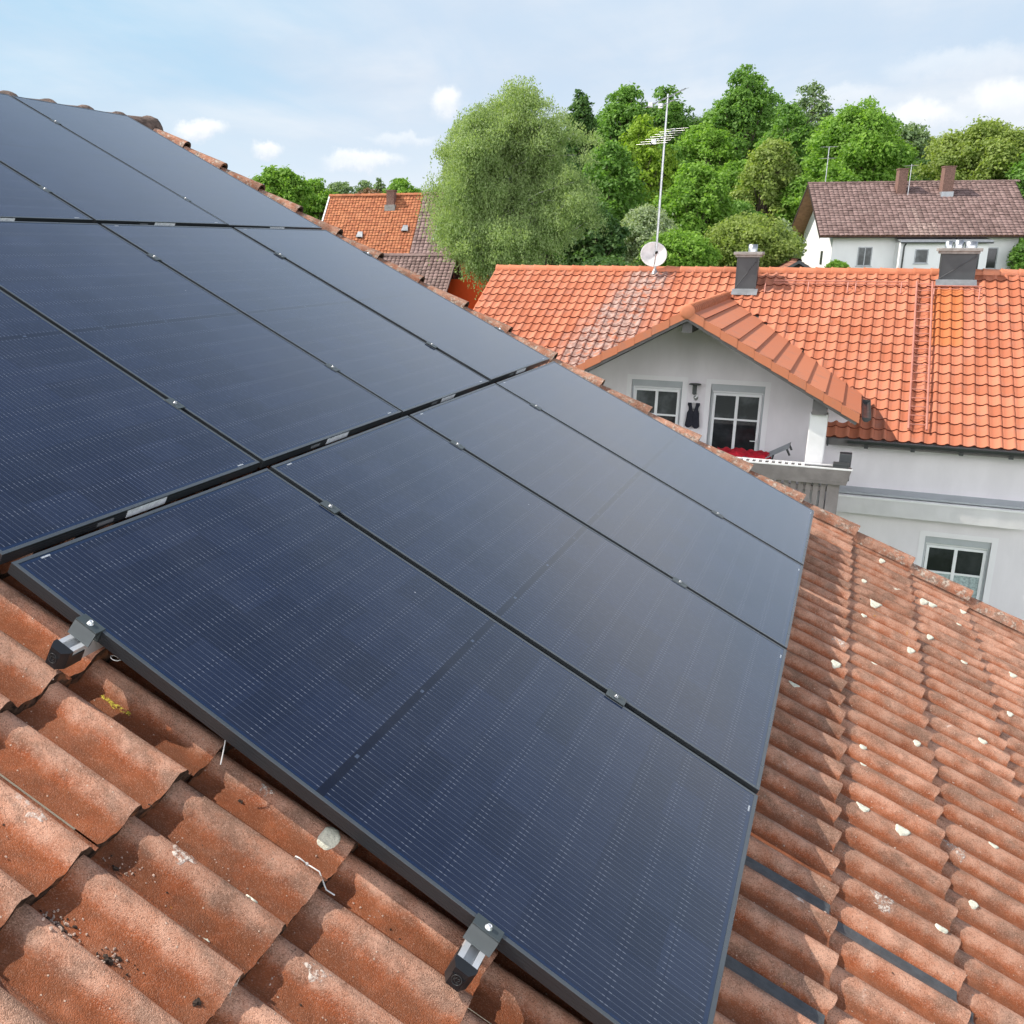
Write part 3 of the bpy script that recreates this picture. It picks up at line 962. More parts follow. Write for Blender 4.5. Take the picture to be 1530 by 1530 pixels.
PROW = {(0, 2): 'panel nearest us, two silver rail ends clamped at its left edge',
        (1, 2): 'second panel of the bottom row, next to the one with the silver rail ends',
        (2, 2): 'third panel of the bottom row, one in from the verge',
        (3, 2): 'last panel of the bottom row, reaching the roof verge by the balcony',
        (0, 1): 'panel directly above the one with silver rail ends',
        (1, 1): 'second panel of the middle row, above the second bottom-row panel',
        (2, 1): 'third panel of the middle row, one in from the verge',
        (3, 1): 'middle-row panel along the roof verge in front of the birch',
        (1, 0): 'top-row panel of which only a small corner shows at the left edge',
        (2, 0): 'top-row panel under the ridge, one in from the roof verge',
        (3, 0): 'top-row panel below the end of the ridge, beside the roof verge'}
proto = make_panel()
kids = [q for q in bpy.data.objects if q.parent == proto]
for i, ((c, r), lab) in enumerate(PROW.items()):
    if i == 0:
        o = proto
    else:
        o = proto.copy()
        COL.objects.link(o)
        for q in kids:
            d = q.copy()
            d.parent = o
            COL.objects.link(d)
    q_ = rg.uniform(-.0012, .0012)
    o.location = L(c * (PW + GC), (2 - r) * (PL + GR), q_)
    o.rotation_euler = (TH + rg.uniform(-.0012, .0012), rg.uniform(-.0016, .0016), 0)
    o['label'] = 'black ' + lab

# rails with end caps (bottom row), end clamps and mid clamps
RAILS = {2: (-0.245, -1.272), 1: (1.412, 0.398), 0: (3.12, 2.10)}


def rail(v, u_end, lab):
    root = thing('mounting_rail', Matrix.Translation(L(u_end, v, -.05)), lab, 'rail', 'aluminium rails under the panels')
    fr = frame(L(0, v, 0), RU, RV)
    b = MB()
    z0, z1 = -.070, -.0305
    hw = .0215
    u1 = 4.70
    b.box((u_end + .020, -hw, z0), (u1, hw, z0 + .003))
    for s in (-1, 1):
        b.box((u_end + .020, s * hw, z0 + .003), (u1, s * (hw - .0035), z1))
        b.box((u_end + .020, s * (hw - .0035), z1 - .004), (u1, s * (hw - .0115), z1))
    b.box((u_end + .020, -hw + .0035, z1 - .015), (u1, hw - .0035, z1 - .012))
    b.build('profile', M['alu'], root, fr)
    c = MB()
    hw2 = hw + .0025
    c.prism([(u_end - .012, hw2 * .55, z0 - .002), (u_end - .012, -hw2 * .55, z0 - .002), (u_end + .008, -hw2, z0 - .002), (u_end + .062, -hw2, z0 - .002), (u_end + .062, -hw2 + .002, z0 - .002), (u_end + .0205, -hw2 + .002, z0 - .002), (u_end + .0205, hw2 - .002, z0 - .002), (u_end + .062, hw2 - .002, z0 - .002), (u_end + .062, hw2, z0 - .002), (u_end + .008, hw2, z0 - .002)], (0, 0, z1 - z0 - .010))
    c.box((u_end - .010, -hw2 * .6, z1 - .014), (u_end + .0195, hw2 * .6, z1 + .0015))
    c.prism([(u_end - .010, hw2 * .6, z1 - .0125), (u_end + .008, hw2, z1 - .0125), (u_end + .0195, hw2, z1 - .0125), (u_end + .0195, hw2 * .6, z1 - .0125)], (0, 0, .014))
    c.prism([(u_end - .010, -hw2 * .6, z1 - .0125), (u_end + .0195, -hw2 * .6, z1 - .0125), (u_end + .0195, -hw2, z1 - .0125), (u_end + .008, -hw2, z1 - .0125)], (0, 0, .014))
    cap = c.build('end_cap', M['cap'], root, fr)
    # round emblem moulded on the cap: a ring with a K and a 2
    e = MB()
    ux = u_end - .0128
    zc = (z0 + z1) / 2
    ring = [(ux, math.cos(t) * .0098, zc + math.sin(t) * .0115) for t in [2 * math.pi * i / 20 for i in range(21)]]
    e.tube(ring, .0007, 6, caps=False)
    for pts in (((.0056, .0055), (.0056, -.0055)), ((.0010, .0055), (.0050, 0)), ((.0050, 0), (.0010, -.0055)),
                ((-.0010, .004), (-.003, .0055), (-.0052, .004), (-.0052, .0015), (-.0010, -.0055), (-.0058, -.0055))):
        e.tube([(ux, y, zc + z) for y, z in pts], .0007, 5)
    e.build('emblem', M['gutter'], cap, fr)
    return root


rail(RAILS[2][0], -.092, 'upper silver rail end with black cap poking out beside the tile ridge')
rail(RAILS[2][1], -.100, 'lower silver rail end with black round-marked cap near the bottom edge')


def end_clamp(u, v, sgn, lab):
    root = thing('end_clamp', Matrix.Translation(L(u, v, -.03)), lab, 'panel clamp', 'grey end clamps at the outer panel edges')
    fr = frame(L(u, v, 0), RU * -sgn, RV * -sgn)   # +x points away from the panel
    b = MB()
    hw = .030
    b.box((-.0115, -hw, .0004), (.016, hw, .0034), 0, .0004)
    b.box((.0165, -hw, -.0006), (.0215, hw, .0040), 0, .0006)
    b.prism([(.0160, -hw, .0002), (.0215, -hw, .0002), (.0335, -hw, -.0300), (.0300, -hw, -.0302)], (0, 2 * hw, 0))
    b.box((.0012, -hw, -.0290), (.0036, hw, .0002))
    b.build('body', M['clamp'], root, fr)
    s = MB()
    s.lathe((.0065, 0, .0034), (0, 0, 1), [(0, .0075), (.001, .0075), (.001, .0052), (.0068, .0052), (.0072, .0047), (.0072, .0030), (.0045, .0028), (.0045, 0.0001)], 18)
    s.build('bolt', M['alu'], root, fr)
    return root


end_clamp(0, RAILS[2][0], 1, 'grey end clamp with bright bolt on the upper silver rail end')
end_clamp(0, RAILS[2][1], 1, 'grey end clamp with bright bolt on the lower silver rail end')
UE = 3 * (PW + GC) + PW
end_clamp(UE, RAILS[1][0], -1, 'small dark end clamp on the verge-side edge of the middle row, upper one')
end_clamp(UE, RAILS[1][1], -1, 'small dark end clamp on the verge-side edge of the middle row, lower one')


def mid_clamp():
    root = thing('mid_clamp', Matrix.Identity(4), 'x', 'panel clamp', 'black mid clamps on the seams between panels')
    b = MB()
    b.box((-.0215, -.030, .0005), (.0215, .030, .0032), 0, .0006)
    b.box((-.0095, -.030, -.028), (-.0070, .030, .0005))
    b.box((.0070, -.030, -.028), (.0095, .030, .0005))
    b.build('body', M['clamp'], root)
    s = MB()
    s.lathe((0, 0, .0032), (0, 0, 1), [(0, .0070), (.001, .0070), (.001, .0050), (.0062, .0050), (.0066, .0045), (.0066, .0028), (.004, .0026), (.004, 0.0001)], 14)
    s.build('bolt', M['bolt'], root)
    return root


SEAM = {1: 'first and second', 2: 'second and third', 3: 'third and last'}
RN_ = {2: 'bottom', 1: 'middle', 0: 'top'}
mc = None
for (c, r, k) in ((1, 2, 0), (1, 2, 1), (2, 2, 0), (2, 2, 1), (3, 2, 0), (3, 2, 1), (1, 1, 1), (2, 1, 0), (2, 1, 1), (3, 1, 0), (3, 1, 1), (2, 0, 1), (3, 0, 0), (3, 0, 1)):
    if mc is None:
        mc = o = mid_clamp()
        mk = [q for q in bpy.data.objects if q.parent == mc]
    else:
        o = mc.copy()
        COL.objects.link(o)
        for q in mk:
            d = q.copy()
            d.parent = o
            COL.objects.link(d)
    o.location = L(c * (PW + GC) - GC / 2, RAILS[r][k], 0.001)
    o.rotation_euler = (TH, 0, 0)
    o['label'] = '%s clamp on the seam between the %s panels of the %s row' % ('upper' if k == 0 else 'lower', SEAM[c], RN_[r])

# small things lying on the tiles
ws = MB()
pts = [(-.105, -.845), (-.1, -.838), (-.091, -.839), (-.087, -.848), (-.089, -.859), (-.094, -.866), (-.090, -.874), (-.086, -.895), (-.080, -.925), (-.074, -.945)]
pts = [(-.056 - (u + .105) * .62, v - .055) for u, v in pts]
pts = [L(u, v, max(roof_n(u, v), roof_n(u, v + .012) if v > -.955 else -1, roof_n(u, v - .008)) + .013) for u, v in pts]
ws.tube(pts, .0016, 6)
ws.lathe(pts[5], (0, 0, 1), [(-.003, .0001), (-.003, .0035), (.003, .0035), (.003, .0001)], 8)
tag(ws.build('cable_tie', M['plast']), 'curled white plastic cable tie lying on the tiles near the lower rail end', 'cable tie')
ct = MB()
p0 = L(.030, -.315, -.064)
ct.tube([p0 + RU * (.012 * math.cos(t)) + RV * (.012 * math.sin(t)) + RN * (.002 * t) for t in [i * .45 for i in range(12)]], .0013, 6)
tag(ct.build('cable_tie', M['plast']), 'small white tie loop under the panel edge just below the upper rail end', 'cable tie')
ct = MB()
ct.tube([L(.022, -.628, -.048), L(.010, -.640, -.070), L(.004, -.648, -.092)], .0014, 6)
tag(ct.build('cable_tie', M['plast']), 'thin white tie tail hanging straight from under the nearest panel', 'cable tie')
for i, (u, va, vb2, lab) in enumerate(((1.010, -1.60, -2.42, 'dark grey strip in a tile valley running two courses down beside the bottom row'),
                                       (0.560, -1.60, -2.10, 'shorter dark grey strip in the tile valley nearest the lower panel corner'))):
    s = MB()
    uc = U0 + math.floor((u - U0) / .15) * .15 + .025 + (0.15 if abs(U0 + math.floor((u - U0) / .15) * .15 + .175 - u) < abs(U0 + math.floor((u - U0) / .15) * .15 + .025 - u) else 0)
    n = 40
    vs = []
    for j in range(n + 1):
        v = va + (vb2 - va) * j / n
        for du in (-.024, -.008, .008, .024):
            # rests on the highest tile edge it meets in each course
            vs.append(L(uc + du, v, roof_n(uc + du, v) + .004 + (.004 if abs(du) > .01 else 0)))
    s.add(vs, [(j * 4 + q, j * 4 + q + 1, (j + 1) * 4 + q + 1, (j + 1) * 4 + q) for j in range(n) for q in range(3)], 0, False)
    o = s.build('flashing_strip', M['flash'])
    sm = o.modifiers.new('solid', 'SOLIDIFY')
    sm.thickness = .002
    tag(o, lab, 'flashing')

# ------------------------------------------------------------------ the neighbour's house (its long side faces us)
NX = 20.40                       # face of the long wall
EX, EZ = 20.00, -2.88            # eave line of the main roof
NP = R_(29)
nb = thing('neighbour_house', (NX, -1.0, GZ), 'light grey house with bright orange tiled roof, cross gable and balcony', 'house')
NYL, NYR = 7.06, -9.5            # left and right roof ends
wdt, gau = 0.2095, 0.322
ncol = int((NYL - NYR) / wdt)


def flatpan(x):
    x = np.asarray(x, float) / wdt
    return 0.006 * np.cos(x * math.pi * 2 / 0.62) * (x < .62) + np.where(x >= .58, 0.032 * np.sin(np.clip((x - .58) / .42, 0, 1) * math.pi) ** 0.8, 0)


def ntint(c, r):
    y = NYL - (c + .5) * wdt
    # replacement tiles under the right chimney, grey run-off below the dish mast
    if -3.72 < y < -3.02 and 10 <= r <= 16:
        return 0.5
    cen = 3.05 + (18 - r) * 0.055
    wdh = 0.35 + (18 - r) * 0.03
    if abs(y - cen) < wdh * 1.6:
        return 1.0 if abs(y - cen) < wdh else 0.78
    if abs(y - 0.2 + (r - 17) * .05) < .5 and r > 15:
        return 0.72
    return 0.0


def nskip(c, r):
    y = NYL - (c + .5) * wdt
    if -1.36 < y < 3.9 and -0.46 - abs(y - 1.17) * math.tan(R_(29.8)) > EZ + (r * gau + .16) * math.sin(NP) + .06:
        return True           # the cross gable stands here
    return False


frN = frame((EX, NYL, EZ), (0, -1, 0), (math.cos(NP), 0, math.sin(NP)))
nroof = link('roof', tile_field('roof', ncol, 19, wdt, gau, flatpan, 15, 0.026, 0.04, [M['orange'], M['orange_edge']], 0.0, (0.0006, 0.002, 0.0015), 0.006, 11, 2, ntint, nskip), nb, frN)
RX, RZ = EX + 6.12 * math.cos(NP), EZ + 6.12 * math.sin(NP) + .02
# roof underside, far slope
ub = MB()
t_ = .05
for (xa, ya, yb) in ((EX, 6.98, 3.95), (EX, -1.36, NYR), (NX + 1.6, 3.95, -1.36)):
    za = EZ + (xa - EX) * math.tan(NP)
    ub.prism([(xa, ya, za - .012), (RX, ya, RZ - .05), (2 * RX - EX, ya, EZ - .05), (2 * RX - EX, ya, EZ - .17), (RX, ya, RZ - .20), (xa, ya, za - .14)], (0, yb - ya, 0))
ub.build('roof_underside', M['greywood'], nb)
rb = MB()
y = NYL + .02
q_ = random.Random(5)
while y > NYR:
    c0 = Vector((RX, y, RZ - .035))
    sg = 10
    vs = []
    for (dy, rr) in ((0, .125), (-.02, .130), (-.05, .118), (-.38, .105)):
        vs += [c0 + Vector((math.cos(t) * rr, dy, math.sin(t) * rr)) for t in [math.pi * (-.05 + 1.1 * i / sg) for i in range(sg + 1)]]
    rb.add(vs, [(a * (sg + 1) + i, a * (sg + 1) + i + 1, (a + 1) * (sg + 1) + i + 1, (a + 1) * (sg + 1) + i) for a in range(3) for i in range(sg)], 0, True, (q_.random(), .5, .7 if abs(y - 2.4) < 1.3 or y < -3.2 and y > -5 else 0, 1))
    y -= 0.335
rb.build('ridge', M['orange_plain'], nb, attr=True)
vg = MB()
for r in range(19):
    a = Vector((EX + r * gau * math.cos(NP), NYL, EZ + r * gau * math.sin(NP)))
    b = a + Vector((gau * math.cos(NP), 0, gau * math.sin(NP)))
    vg.prism([a + Vector((0, 0, .035)), b + Vector((0, 0, .012)), b + Vector((0, 0, -.13)), a + Vector((0, 0, -.13))], (0, .03, 0))
vg.build('verge', M['orange_plain'], nb, attr=True)

# walls with real openings
GAX, GAY, GAZ = 18.40, 1.17, -0.46        # front end of the cross-gable ridge
GS = math.tan(R_(29.8))
OPEN = [(-0.15, 0.87, -4.25, -2.03), (1.43, 2.45, -3.35, -2.02), (-4.36, -3.27, -6.10, -4.71)]   # y0,y1,z0,z1: balcony door, left window, lower window


def wall_top(y):
    if -1.75 <= y <= 4.09:
        return max(EZ - .10, GAZ - .20 - abs(y - GAY) * GS)
    return EZ - .10


ysb = sorted({-9.3, 6.8, -1.75, 4.09, GAY} | {v for o in OPEN for v in o[:2]})
wb = MB()
for ya, yb in zip(ysb, ysb[1:]):
    za = GZ
    ta, tb = wall_top(ya + 1e-4), wall_top(yb - 1e-4)
    for o in sorted([o for o in OPEN if o[0] <= ya + 1e-6 and o[1] >= yb - 1e-6], key=lambda q: q[2]):
        wb.quad([(NX, yb, za), (NX, ya, za), (NX, ya, o[2]), (NX, yb, o[2])])
        za = o[3]
    wb.quad([(NX, yb, za), (NX, ya, za), (NX, ya, ta), (NX, yb, tb)])
for (y0, y1, z0, z1) in OPEN:
    d = .17
    wb.quad([(NX, y0, z0), (NX + d, y0, z0), (NX + d, y0, z1), (NX, y0, z1)])
    wb.quad([(NX, y1, z1), (NX + d, y1, z1), (NX + d, y1, z0), (NX, y1, z0)])
    wb.quad([(NX, y0, z1), (NX + d, y0, z1), (NX + d, y1, z1), (NX, y1, z1)])
    wb.quad([(NX, y0, z0), (NX, y1, z0), (NX + d, y1, z0), (NX + d, y0, z0)])
BX = 2 * RX - NX
for (y, s) in ((6.8, 1), (-9.3, -1)):
    p = [(NX, y, GZ), (BX, y, GZ), (BX, y, EZ - .1), (RX, y, RZ - .22), (NX, y, EZ - .1)]
    wb.quad(p if s < 0 else p[::-1])
wb.quad([(BX, 6.8, GZ), (BX, -9.3, GZ), (BX, -9.3, EZ - .1), (BX, 6.8, EZ - .1)])
wb.build('wall', M['wall'], nb)
for (y0, y1, z0, z1) in OPEN:
    bb = MB()
    b_ = .10
    for (a0, a1, c0, c1) in ((y0 - b_, y0, z0 - (.0 if z0 < -4 and z1 > -3 else b_), z1 + b_), (y1, y1 + b_, z0 - (.0 if z0 < -4 and z1 > -3 else b_), z1 + b_), (y0, y1, z1, z1 + b_)):
        bb.box((NX - .006, a0, c0), (NX + .01, a1, c1))
    bb.build('window_band', M['band'], nb)


def nb_window(y0, y1, z0, z1, name, mull=True, bars=(), handle=False, pm=('pane', 'pane'), fx=.085):
    """frame in the reveal, roller-shutter box above, panes behind"""
    x = NX + fx
    f = MB()
    sh = .135
    fw = .040
    sw = .052
    f.box((x, y0 + .012, z0), (x + .06, y0 + fw, z1 - sh))
    f.box((x, y1 - fw, z0), (x + .06, y1 - .012, z1 - sh))
    f.box((x + .001, y0 + fw, z1 - sh - fw), (x + .059, y1 - fw, z1 - sh))
    f.box((x + .001, y0 + fw, z0), (x + .059, y1 - fw, z0 + fw))
    # sash
    a0, a1, b0, b1 = y0 + fw + .006, y1 - fw - .006, z0 + fw + .006, z1 - sh - fw - .006
    xs = x - .012
    f.box((xs, a0, b0), (x + .05, a0 + sw, b1))
    f.box((xs, a1 - sw, b0), (x + .05, a1, b1))
    f.box((xs + .001, a0 + sw, b1 - sw), (x + .049, a1 - sw, b1))
    f.box((xs + .001, a0 + sw, b0), (x + .049, a1 - sw, b0 + sw))
    ym = (a0 + a1) / 2
    f.box((xs + .003, ym - .028, b0 + sw), (x + .045, ym + .028, b1 - sw))
    for z in bars:
        f.box((xs + .004, a0 + sw, z - .018), (x + .044, ym - .028, z + .018))
        f.box((xs + .004, ym + .028, z - .018), (x + .044, a1 - sw, z + .018))
    fo = f.build(name, M['pvc'], nb)
    s = MB()
    s.box((x - .055, y0 + .003, z1 - sh), (x + .07, y1 - .003, z1 - .002), 0, .006)
    s.box((x - .03, y0 + .003, z0 + .02), (x - .004, y0 + .028, z1 - sh))
    s.box((x - .03, y1 - .028, z0 + .02), (x - .004, y1 - .003, z1 - sh))
    s.build('shutter_box', M['shutter'], fo)
    zs = [b0 + sw] + sorted(bars) + [b1 - sw]
    for i in range(len(zs) - 1):
        for (p0, p1) in ((a0 + sw, ym - .028), (ym + .028, a1 - sw)):
            p = MB()
            q = rg.uniform(-.002, .002)
            p.box((x + .012, p0, zs[i] + (.018 if i else 0)), (x + .02, p1, zs[i + 1] - (.018 if i < len(zs) - 2 else 0)))
            p.build('pane', M[pm[1] if i == len(zs) - 2 else pm[0]], fo)
    if handle:
        h = MB()
        h.box((xs - .012, a0 + .02, -3.22), (xs - .001, a0 + .05, -3.08), 0, .003)
        h.box((xs - .05, a0 + .028, -3.15), (xs - .012, a0 + .042, -3.135))
        h.box((xs - .05, a0 + .028, -3.15), (xs - .037, a0 + .15, -3.135))
        h.build('handle', M['pvc'], fo)
    return fo


nb_window(-0.15, 0.87, -4.25, -2.03, 'balcony_door', bars=(-3.42, -2.74), handle=True, pm=('pane', 'pane_grey'))
nb_window(1.43, 2.45, -3.35, -2.02, 'window', bars=(-2.74,), pm=('pane', 'pane_grey'))
nb_window(-4.36, -3.27, -6.10, -4.71, 'window', bars=(-5.42,), pm=('curtain', 'pane'))
gu = MB()


def gutter(p0, p1, r, drop=.0):
    p0, p1 = Vector(p0), Vector(p1)
    d = (p1 - p0).normalized()
    side = Vector((0, 0, 1)).cross(d)
    sg = 10
    vs = []
    for rr in (r, r - .006):
        for p in (p0, p1):
            vs += [p + side * math.cos(t) * rr + Vector((0, 0, 1)) * -math.sin(t) * rr for t in [math.pi * i / sg for i in range(sg + 1)]]
    n = sg + 1
    fs = [(i, i + 1, n + i + 1, n + i) for i in range(sg)] + [(2 * n + i, 3 * n + i, 3 * n + i + 1, 2 * n + i + 1) for i in range(sg)]
    fs += [(0, n, 3 * n, 2 * n), (sg, 2 * n + sg, 3 * n + sg, n + sg)]
    fs += [tuple(range(n)), tuple(range(n, 2 * n))[::-1]]
    gu.add(vs, fs, 0, False)


gutter((EX - .055, -1.72, EZ - .01), (EX - .055, NYR, EZ - .01), .075)
gutter((GAX + .05, GAY - 3.14, -2.235), (EX + .9, GAY - 3.14, -2.235), .075)
gutter((GAX + .05, GAY + 3.14, -2.235), (EX + .9, GAY + 3.14, -2.235), .075)
for y in np.arange(-2.05, -9, -.78):
    gu.box((EX - .03, y - .035, EZ - .16), (NX, y + .035, EZ - .09))
gu.build('gutter', M['gutter'], nb)
ck = MB()
ck.prism([(EX - .03, -1.40, EZ - .16), (EX + 1.5, -1.40, EZ - .16), (EX + 1.5, -1.40, EZ + 1.5 * math.tan(NP) - .01), (EX - .03, -1.40, EZ - .02)], (0, .03, 0))  # closes the roof end, made dark to give the shadow gap beside the pillar
ck.build('shadow_gap_board', M['gutter'], nb)

# cross gable: two slopes of long smooth verge tiles
gs = MB()
sl_len = 3.03 / math.cos(R_(29.8))
for sgn, nm in ((-1, 'right'), (1, 'left')):
    if sgn < 0:
        fr = frame((GAX, GAY - 3.03, GAZ - 3.03 * GS), (1, 0, 0), (0, math.cos(R_(29.8)), math.sin(R_(29.8))))
    else:
        fr = frame((GAX + 6.3, GAY + 3.03, GAZ - 3.03 * GS), (-1, 0, 0), (0, -math.cos(R_(29.8)), math.sin(R_(29.8))))
    nr = 10
    gg = sl_len / nr
    link('gable_roof', tile_field('gable_roof', 1, nr, 6.3, gg, lambda x: np.zeros_like(x), 2, 0.032, 0.03, [M['orange_plain'], M['orange_edge']], 0.0, (0.006, 0.002, 0.0015), 0, 21, 2, smooth=False), nb, fr)
    # verge flange (orange) and grey board below it, then boards of the overhang
    fv = MB()
    for r in range(nr):
        def pt(s, dz, dx=0):
            return Vector((GAX + dx, GAY + sgn * (3.03 - s * math.cos(R_(29.8))), GAZ - 3.03 * GS + s * math.sin(R_(29.8)) + dz))
        a, b = r * gg, (r + 1) * gg - .004
        j = q_.uniform(-.004, .004)
        fv.prism([pt(a, .030, -.030 + j), pt(b, .006, -.030 + j), pt(b, -.150, -.030 + j), pt(a, -.135, -.030 + j)], (.028, 0, 0), 0)
    o = fv.build('gable_verge', M['orange_plain'], nb, attr=True)
    gb = MB()
    def pt(s, dz, dx=0):
        return Vector((GAX + dx, GAY + sgn * (3.03 - s * math.cos(R_(29.8))), GAZ - 3.03 * GS + s * math.sin(R_(29.8)) + dz))
    gb.prism([pt(0.02, -.13, .004), pt(sl_len, -.13, .004), pt(sl_len, -.205, .004), pt(.06, -.205, .004)], (.03, 0, 0))
    gb.prism([pt(0.02, -.05, .04), pt(sl_len, -.05, .04), pt(sl_len, -.155, .04), pt(.06, -.155, .04)], (NX - GAX + .3, 0, 0))
    gb.build('bargeboard', M['greywood'], nb)
gr = MB()
x = GAX - .02
while x < 24.7:
    sg = 12
    c0 = Vector((x, GAY, GAZ - .03))
    vs = []
    for (d_, rr) in ((0, .125), (.02, .135), (.05, .122), (.26, .112)):
        vs += [c0 + Vector((d_, math.cos(t) * rr, math.sin(t) * rr)) for t in [math.pi * (-.1 + 1.2 * i / sg) for i in range(sg + 1)]]
    gr.add(vs, [(a * (sg + 1) + i, (a + 1) * (sg + 1) + i, (a + 1) * (sg + 1) + i + 1, a * (sg + 1) + i + 1) for a in range(3) for i in range(sg)], 0, True, (q_.random(), .5, .66 if x > 19 else 0, 1))
    x += 0.235
gr.lathe((GAX - .055, GAY, GAZ - .03), (1, 0, 0), [(0, .001), (.004, .07), (.012, .115), (.03, .138), (.05, .138)], 24)
gr.build('gable_ridge', M['orange_plain'], nb, attr=True)
# ridge beam head and purlin heads, white pillar of the balcony
be = MB()
be.box((GAX + .10, GAY - .09, GAZ - .42), (NX, GAY + .09, GAZ - .19))
be.build('ridge_beam', M['greywood'], nb)
be = MB()
be.box((GAX + .06, -1.33, -2.24), (NX, -1.09, -1.99))
be.build('purlin', M['greywood'], nb)
pi = MB()
pi.box((GAX + .22, -1.36, -4.3), (GAX + .50, -1.06, -2.245), 0, .02)
pi.build('pillar', M['white'], nb)
# balcony: slab, slatted front, planter trough as hand rail
bl = MB()
BYR, BYL = -1.62, 4.0
bl.box((GAX + .14, BYR, -4.38), (NX, BYL, -4.22))
blo = bl.build('balcony', M['concrete'], nb)
bs = MB()
y = BYR + .16
while y < BYL - .1:
    bs.box((GAX + .08, y, -4.46), (GAX + .105, y + .085, -3.46))
    y += .125
bs.box((GAX + .105, BYR + .05, -4.30), (GAX + .145, BYL, -4.20))
bs.box((GAX + .105, BYR + .05, -3.62), (GAX + .145, BYL, -3.54))
x = GAX + .22
while x < NX - .1:
    bs.box((x, BYR - .03, -4.46), (x + .085, BYR - .005, -3.46))
    x += .125
bs.box((GAX + .04, BYR - .06, -4.62), (GAX + .13, BYR + .14, -3.42))
bs.build('balustrade', M['taupe'], blo)
tr = MB()
# trough: outer boards, white rims, grey inserts
tx0, tx1 = GAX - .16, GAX + .14
tr.prism([(tx0, BYR - .22, -3.16), (tx0 + .05, BYR - .16, -3.44), (tx0 + .05, BYL, -3.44), (tx0, BYL, -3.16)], (.022, 0, 0))
tr.prism([(tx1, BYR - .22, -3.16), (tx1, BYR - .16, -3.44), (tx1, BYL, -3.44), (tx1, BYL, -3.16)], (.022, 0, 0))
tr.prism([(tx0 + .022, BYR - .22, -3.16), (tx1, BYR - .22, -3.16), (tx1, BYR - .16, -3.44), (tx0 + .072, BYR - .16, -3.44)], (0, .022, 0))
tr.box((tx0 + .075, BYR - .13, -3.43), (tx1, BYL, -3.41))
tr.build('planter_trough', M['taupe'], blo)
rm = MB()
rm.box((tx0 - .012, BYR - .235, -3.158), (tx0 + .034, BYL, -3.135))
rm.box((tx1 - .012, BYR - .02, -3.158), (tx1 + .034, BYL, -3.135))
y = BYR + .55
while y < BYL:
    rm.box((tx0 + .034, y, -3.156), (tx1 - .012, y + .05, -3.138))
    y += .11
rm.build('rim', M['white'], blo)
pb = MB()
for (y0, y1) in ((BYR - .17, BYR + .09), (BYR + .13, BYR + .45)):
    pb.box((tx0 + .04, y0, -3.40), (tx1 - .02, y1, -3.06 if y0 < BYR else -3.15), 0, .015)
pb.build('planter_insert', M['gutter'], blo)
pb = MB()
pb.box((tx1 + .05, BYR - .20, -3.42), (tx1 + .30, BYR + .0, -2.93), 0, .01)
pb.build('planter_box', M['slate'], blo)
# awning in its case on the long wall
aw = MB()
AY0, AY1 = -1.50, -4.95
aw.prism([(NX, AY0, -3.87), (NX - .24, AY0, -3.94), (NX - .24, AY0, -3.97), (NX, AY0, -3.90)], (0, AY1 - AY0 - .15, 0), 0)
awo = aw.build('awning', M['shutter'], nb)
a2 = MB()
a2.prism([(NX - .26, AY0 - .03, -3.985), (NX - .295, AY0 - .03, -4.0), (NX - .295, AY0 - .03, -4.035), (NX - .26, AY0 - .03, -4.04)], (0, AY1 - AY0 + .02, 0))
a2.build('front_rail', M['white'], awo)
a3 = MB()
n = 30
vs = []
for i in range(n + 1):
    y = AY0 - .07 + (AY1 - AY0 + .16) * i / n
    wv = .004 * math.sin(i * 1.7)
    vs += [(NX - .278, y, -4.030), (NX - .262 + wv, y, -4.345 - wv), (NX - .245, y, -4.345 - wv), (NX - .06, y, -4.20), (NX - .06, y, -3.97)]
a3.add(vs, [(i * 5 + k, i * 5 + k + 1, i * 5 + 5 + k + 1, i * 5 + 5 + k) for i in range(n) for k in range(4)] + [(0, 1, 2, 3, 4), tuple(n * 5 + k for k in (4, 3, 2, 1, 0))], 0)
a3.build('fabric_roll', M['awn'], awo)
a4 = MB()
for y in (AY0 - .02, AY1 + .06):
    a4.box((NX - .20, y - .02, -4.06), (NX, y + .02, -3.86))
a4.build('bracket', M['gutter'], awo)


def chim(y0, y1, x0, x1, zt, flues, nm='chimney'):
    zb = EZ + (x0 - EX) * math.tan(NP)
    c = MB()
    c.box((x0, y0, zb - .4), (x1, y1, zt), 0)
    # folded seams of the sheet cladding: raised cross breaks
    for f0, f1 in (((y1, zb + .10), (y0, zt - .10)),):
        a, b = Vector((x0 - .004, f0[0], f0[1])), Vector((x0 - .004, f1[0], f1[1]))
        c.tube([a, b], .010, 5, 0)
    for yy in (y0, y1):
        c.box((x0 - .006, yy - .012, zb + .05), (x0 + .02, yy + .012, zt - .02))
    c.box((x0 - .012, y0 - .012, zb + .02), (x0 + .02, y1 + .012, zb + .07))
    o = c.build(nm, M['slate'], nroof)
    k = MB()
    k.box((x0 - .09, y0 - .09, zt), (x1 + .09, y1 + .09, zt + .07), 0, .01)
    k.box((x0 - .05, y0 - .05, zt - .05), (x1 + .05, y1 + .05, zt))
    k.build('chimney_cap', M['concrete'], nroof)
    for (fy, r, h) in flues:
        f = MB()
        f.lathe(((x0 + x1) / 2, fy, zt + .07), (0, 0, 1), [(0, r), (h, r), (h, r - .008), (h * .5, r - .008)], 18)
        f.build('flue', M['steel'], nroof)
    s = MB()
    s.prism([(x0 - .20, y0 - .06, zb - .20 * math.tan(NP) + .06), (x0 - .20, y1 + .06, zb - .20 * math.tan(NP) + .06), (x0 - .001, y1 + .06, zb + .075), (x0 - .001, y0 - .06, zb + .075)], (0, 0, .008))
    s.build('chimney_apron', M['zinc'], nroof)


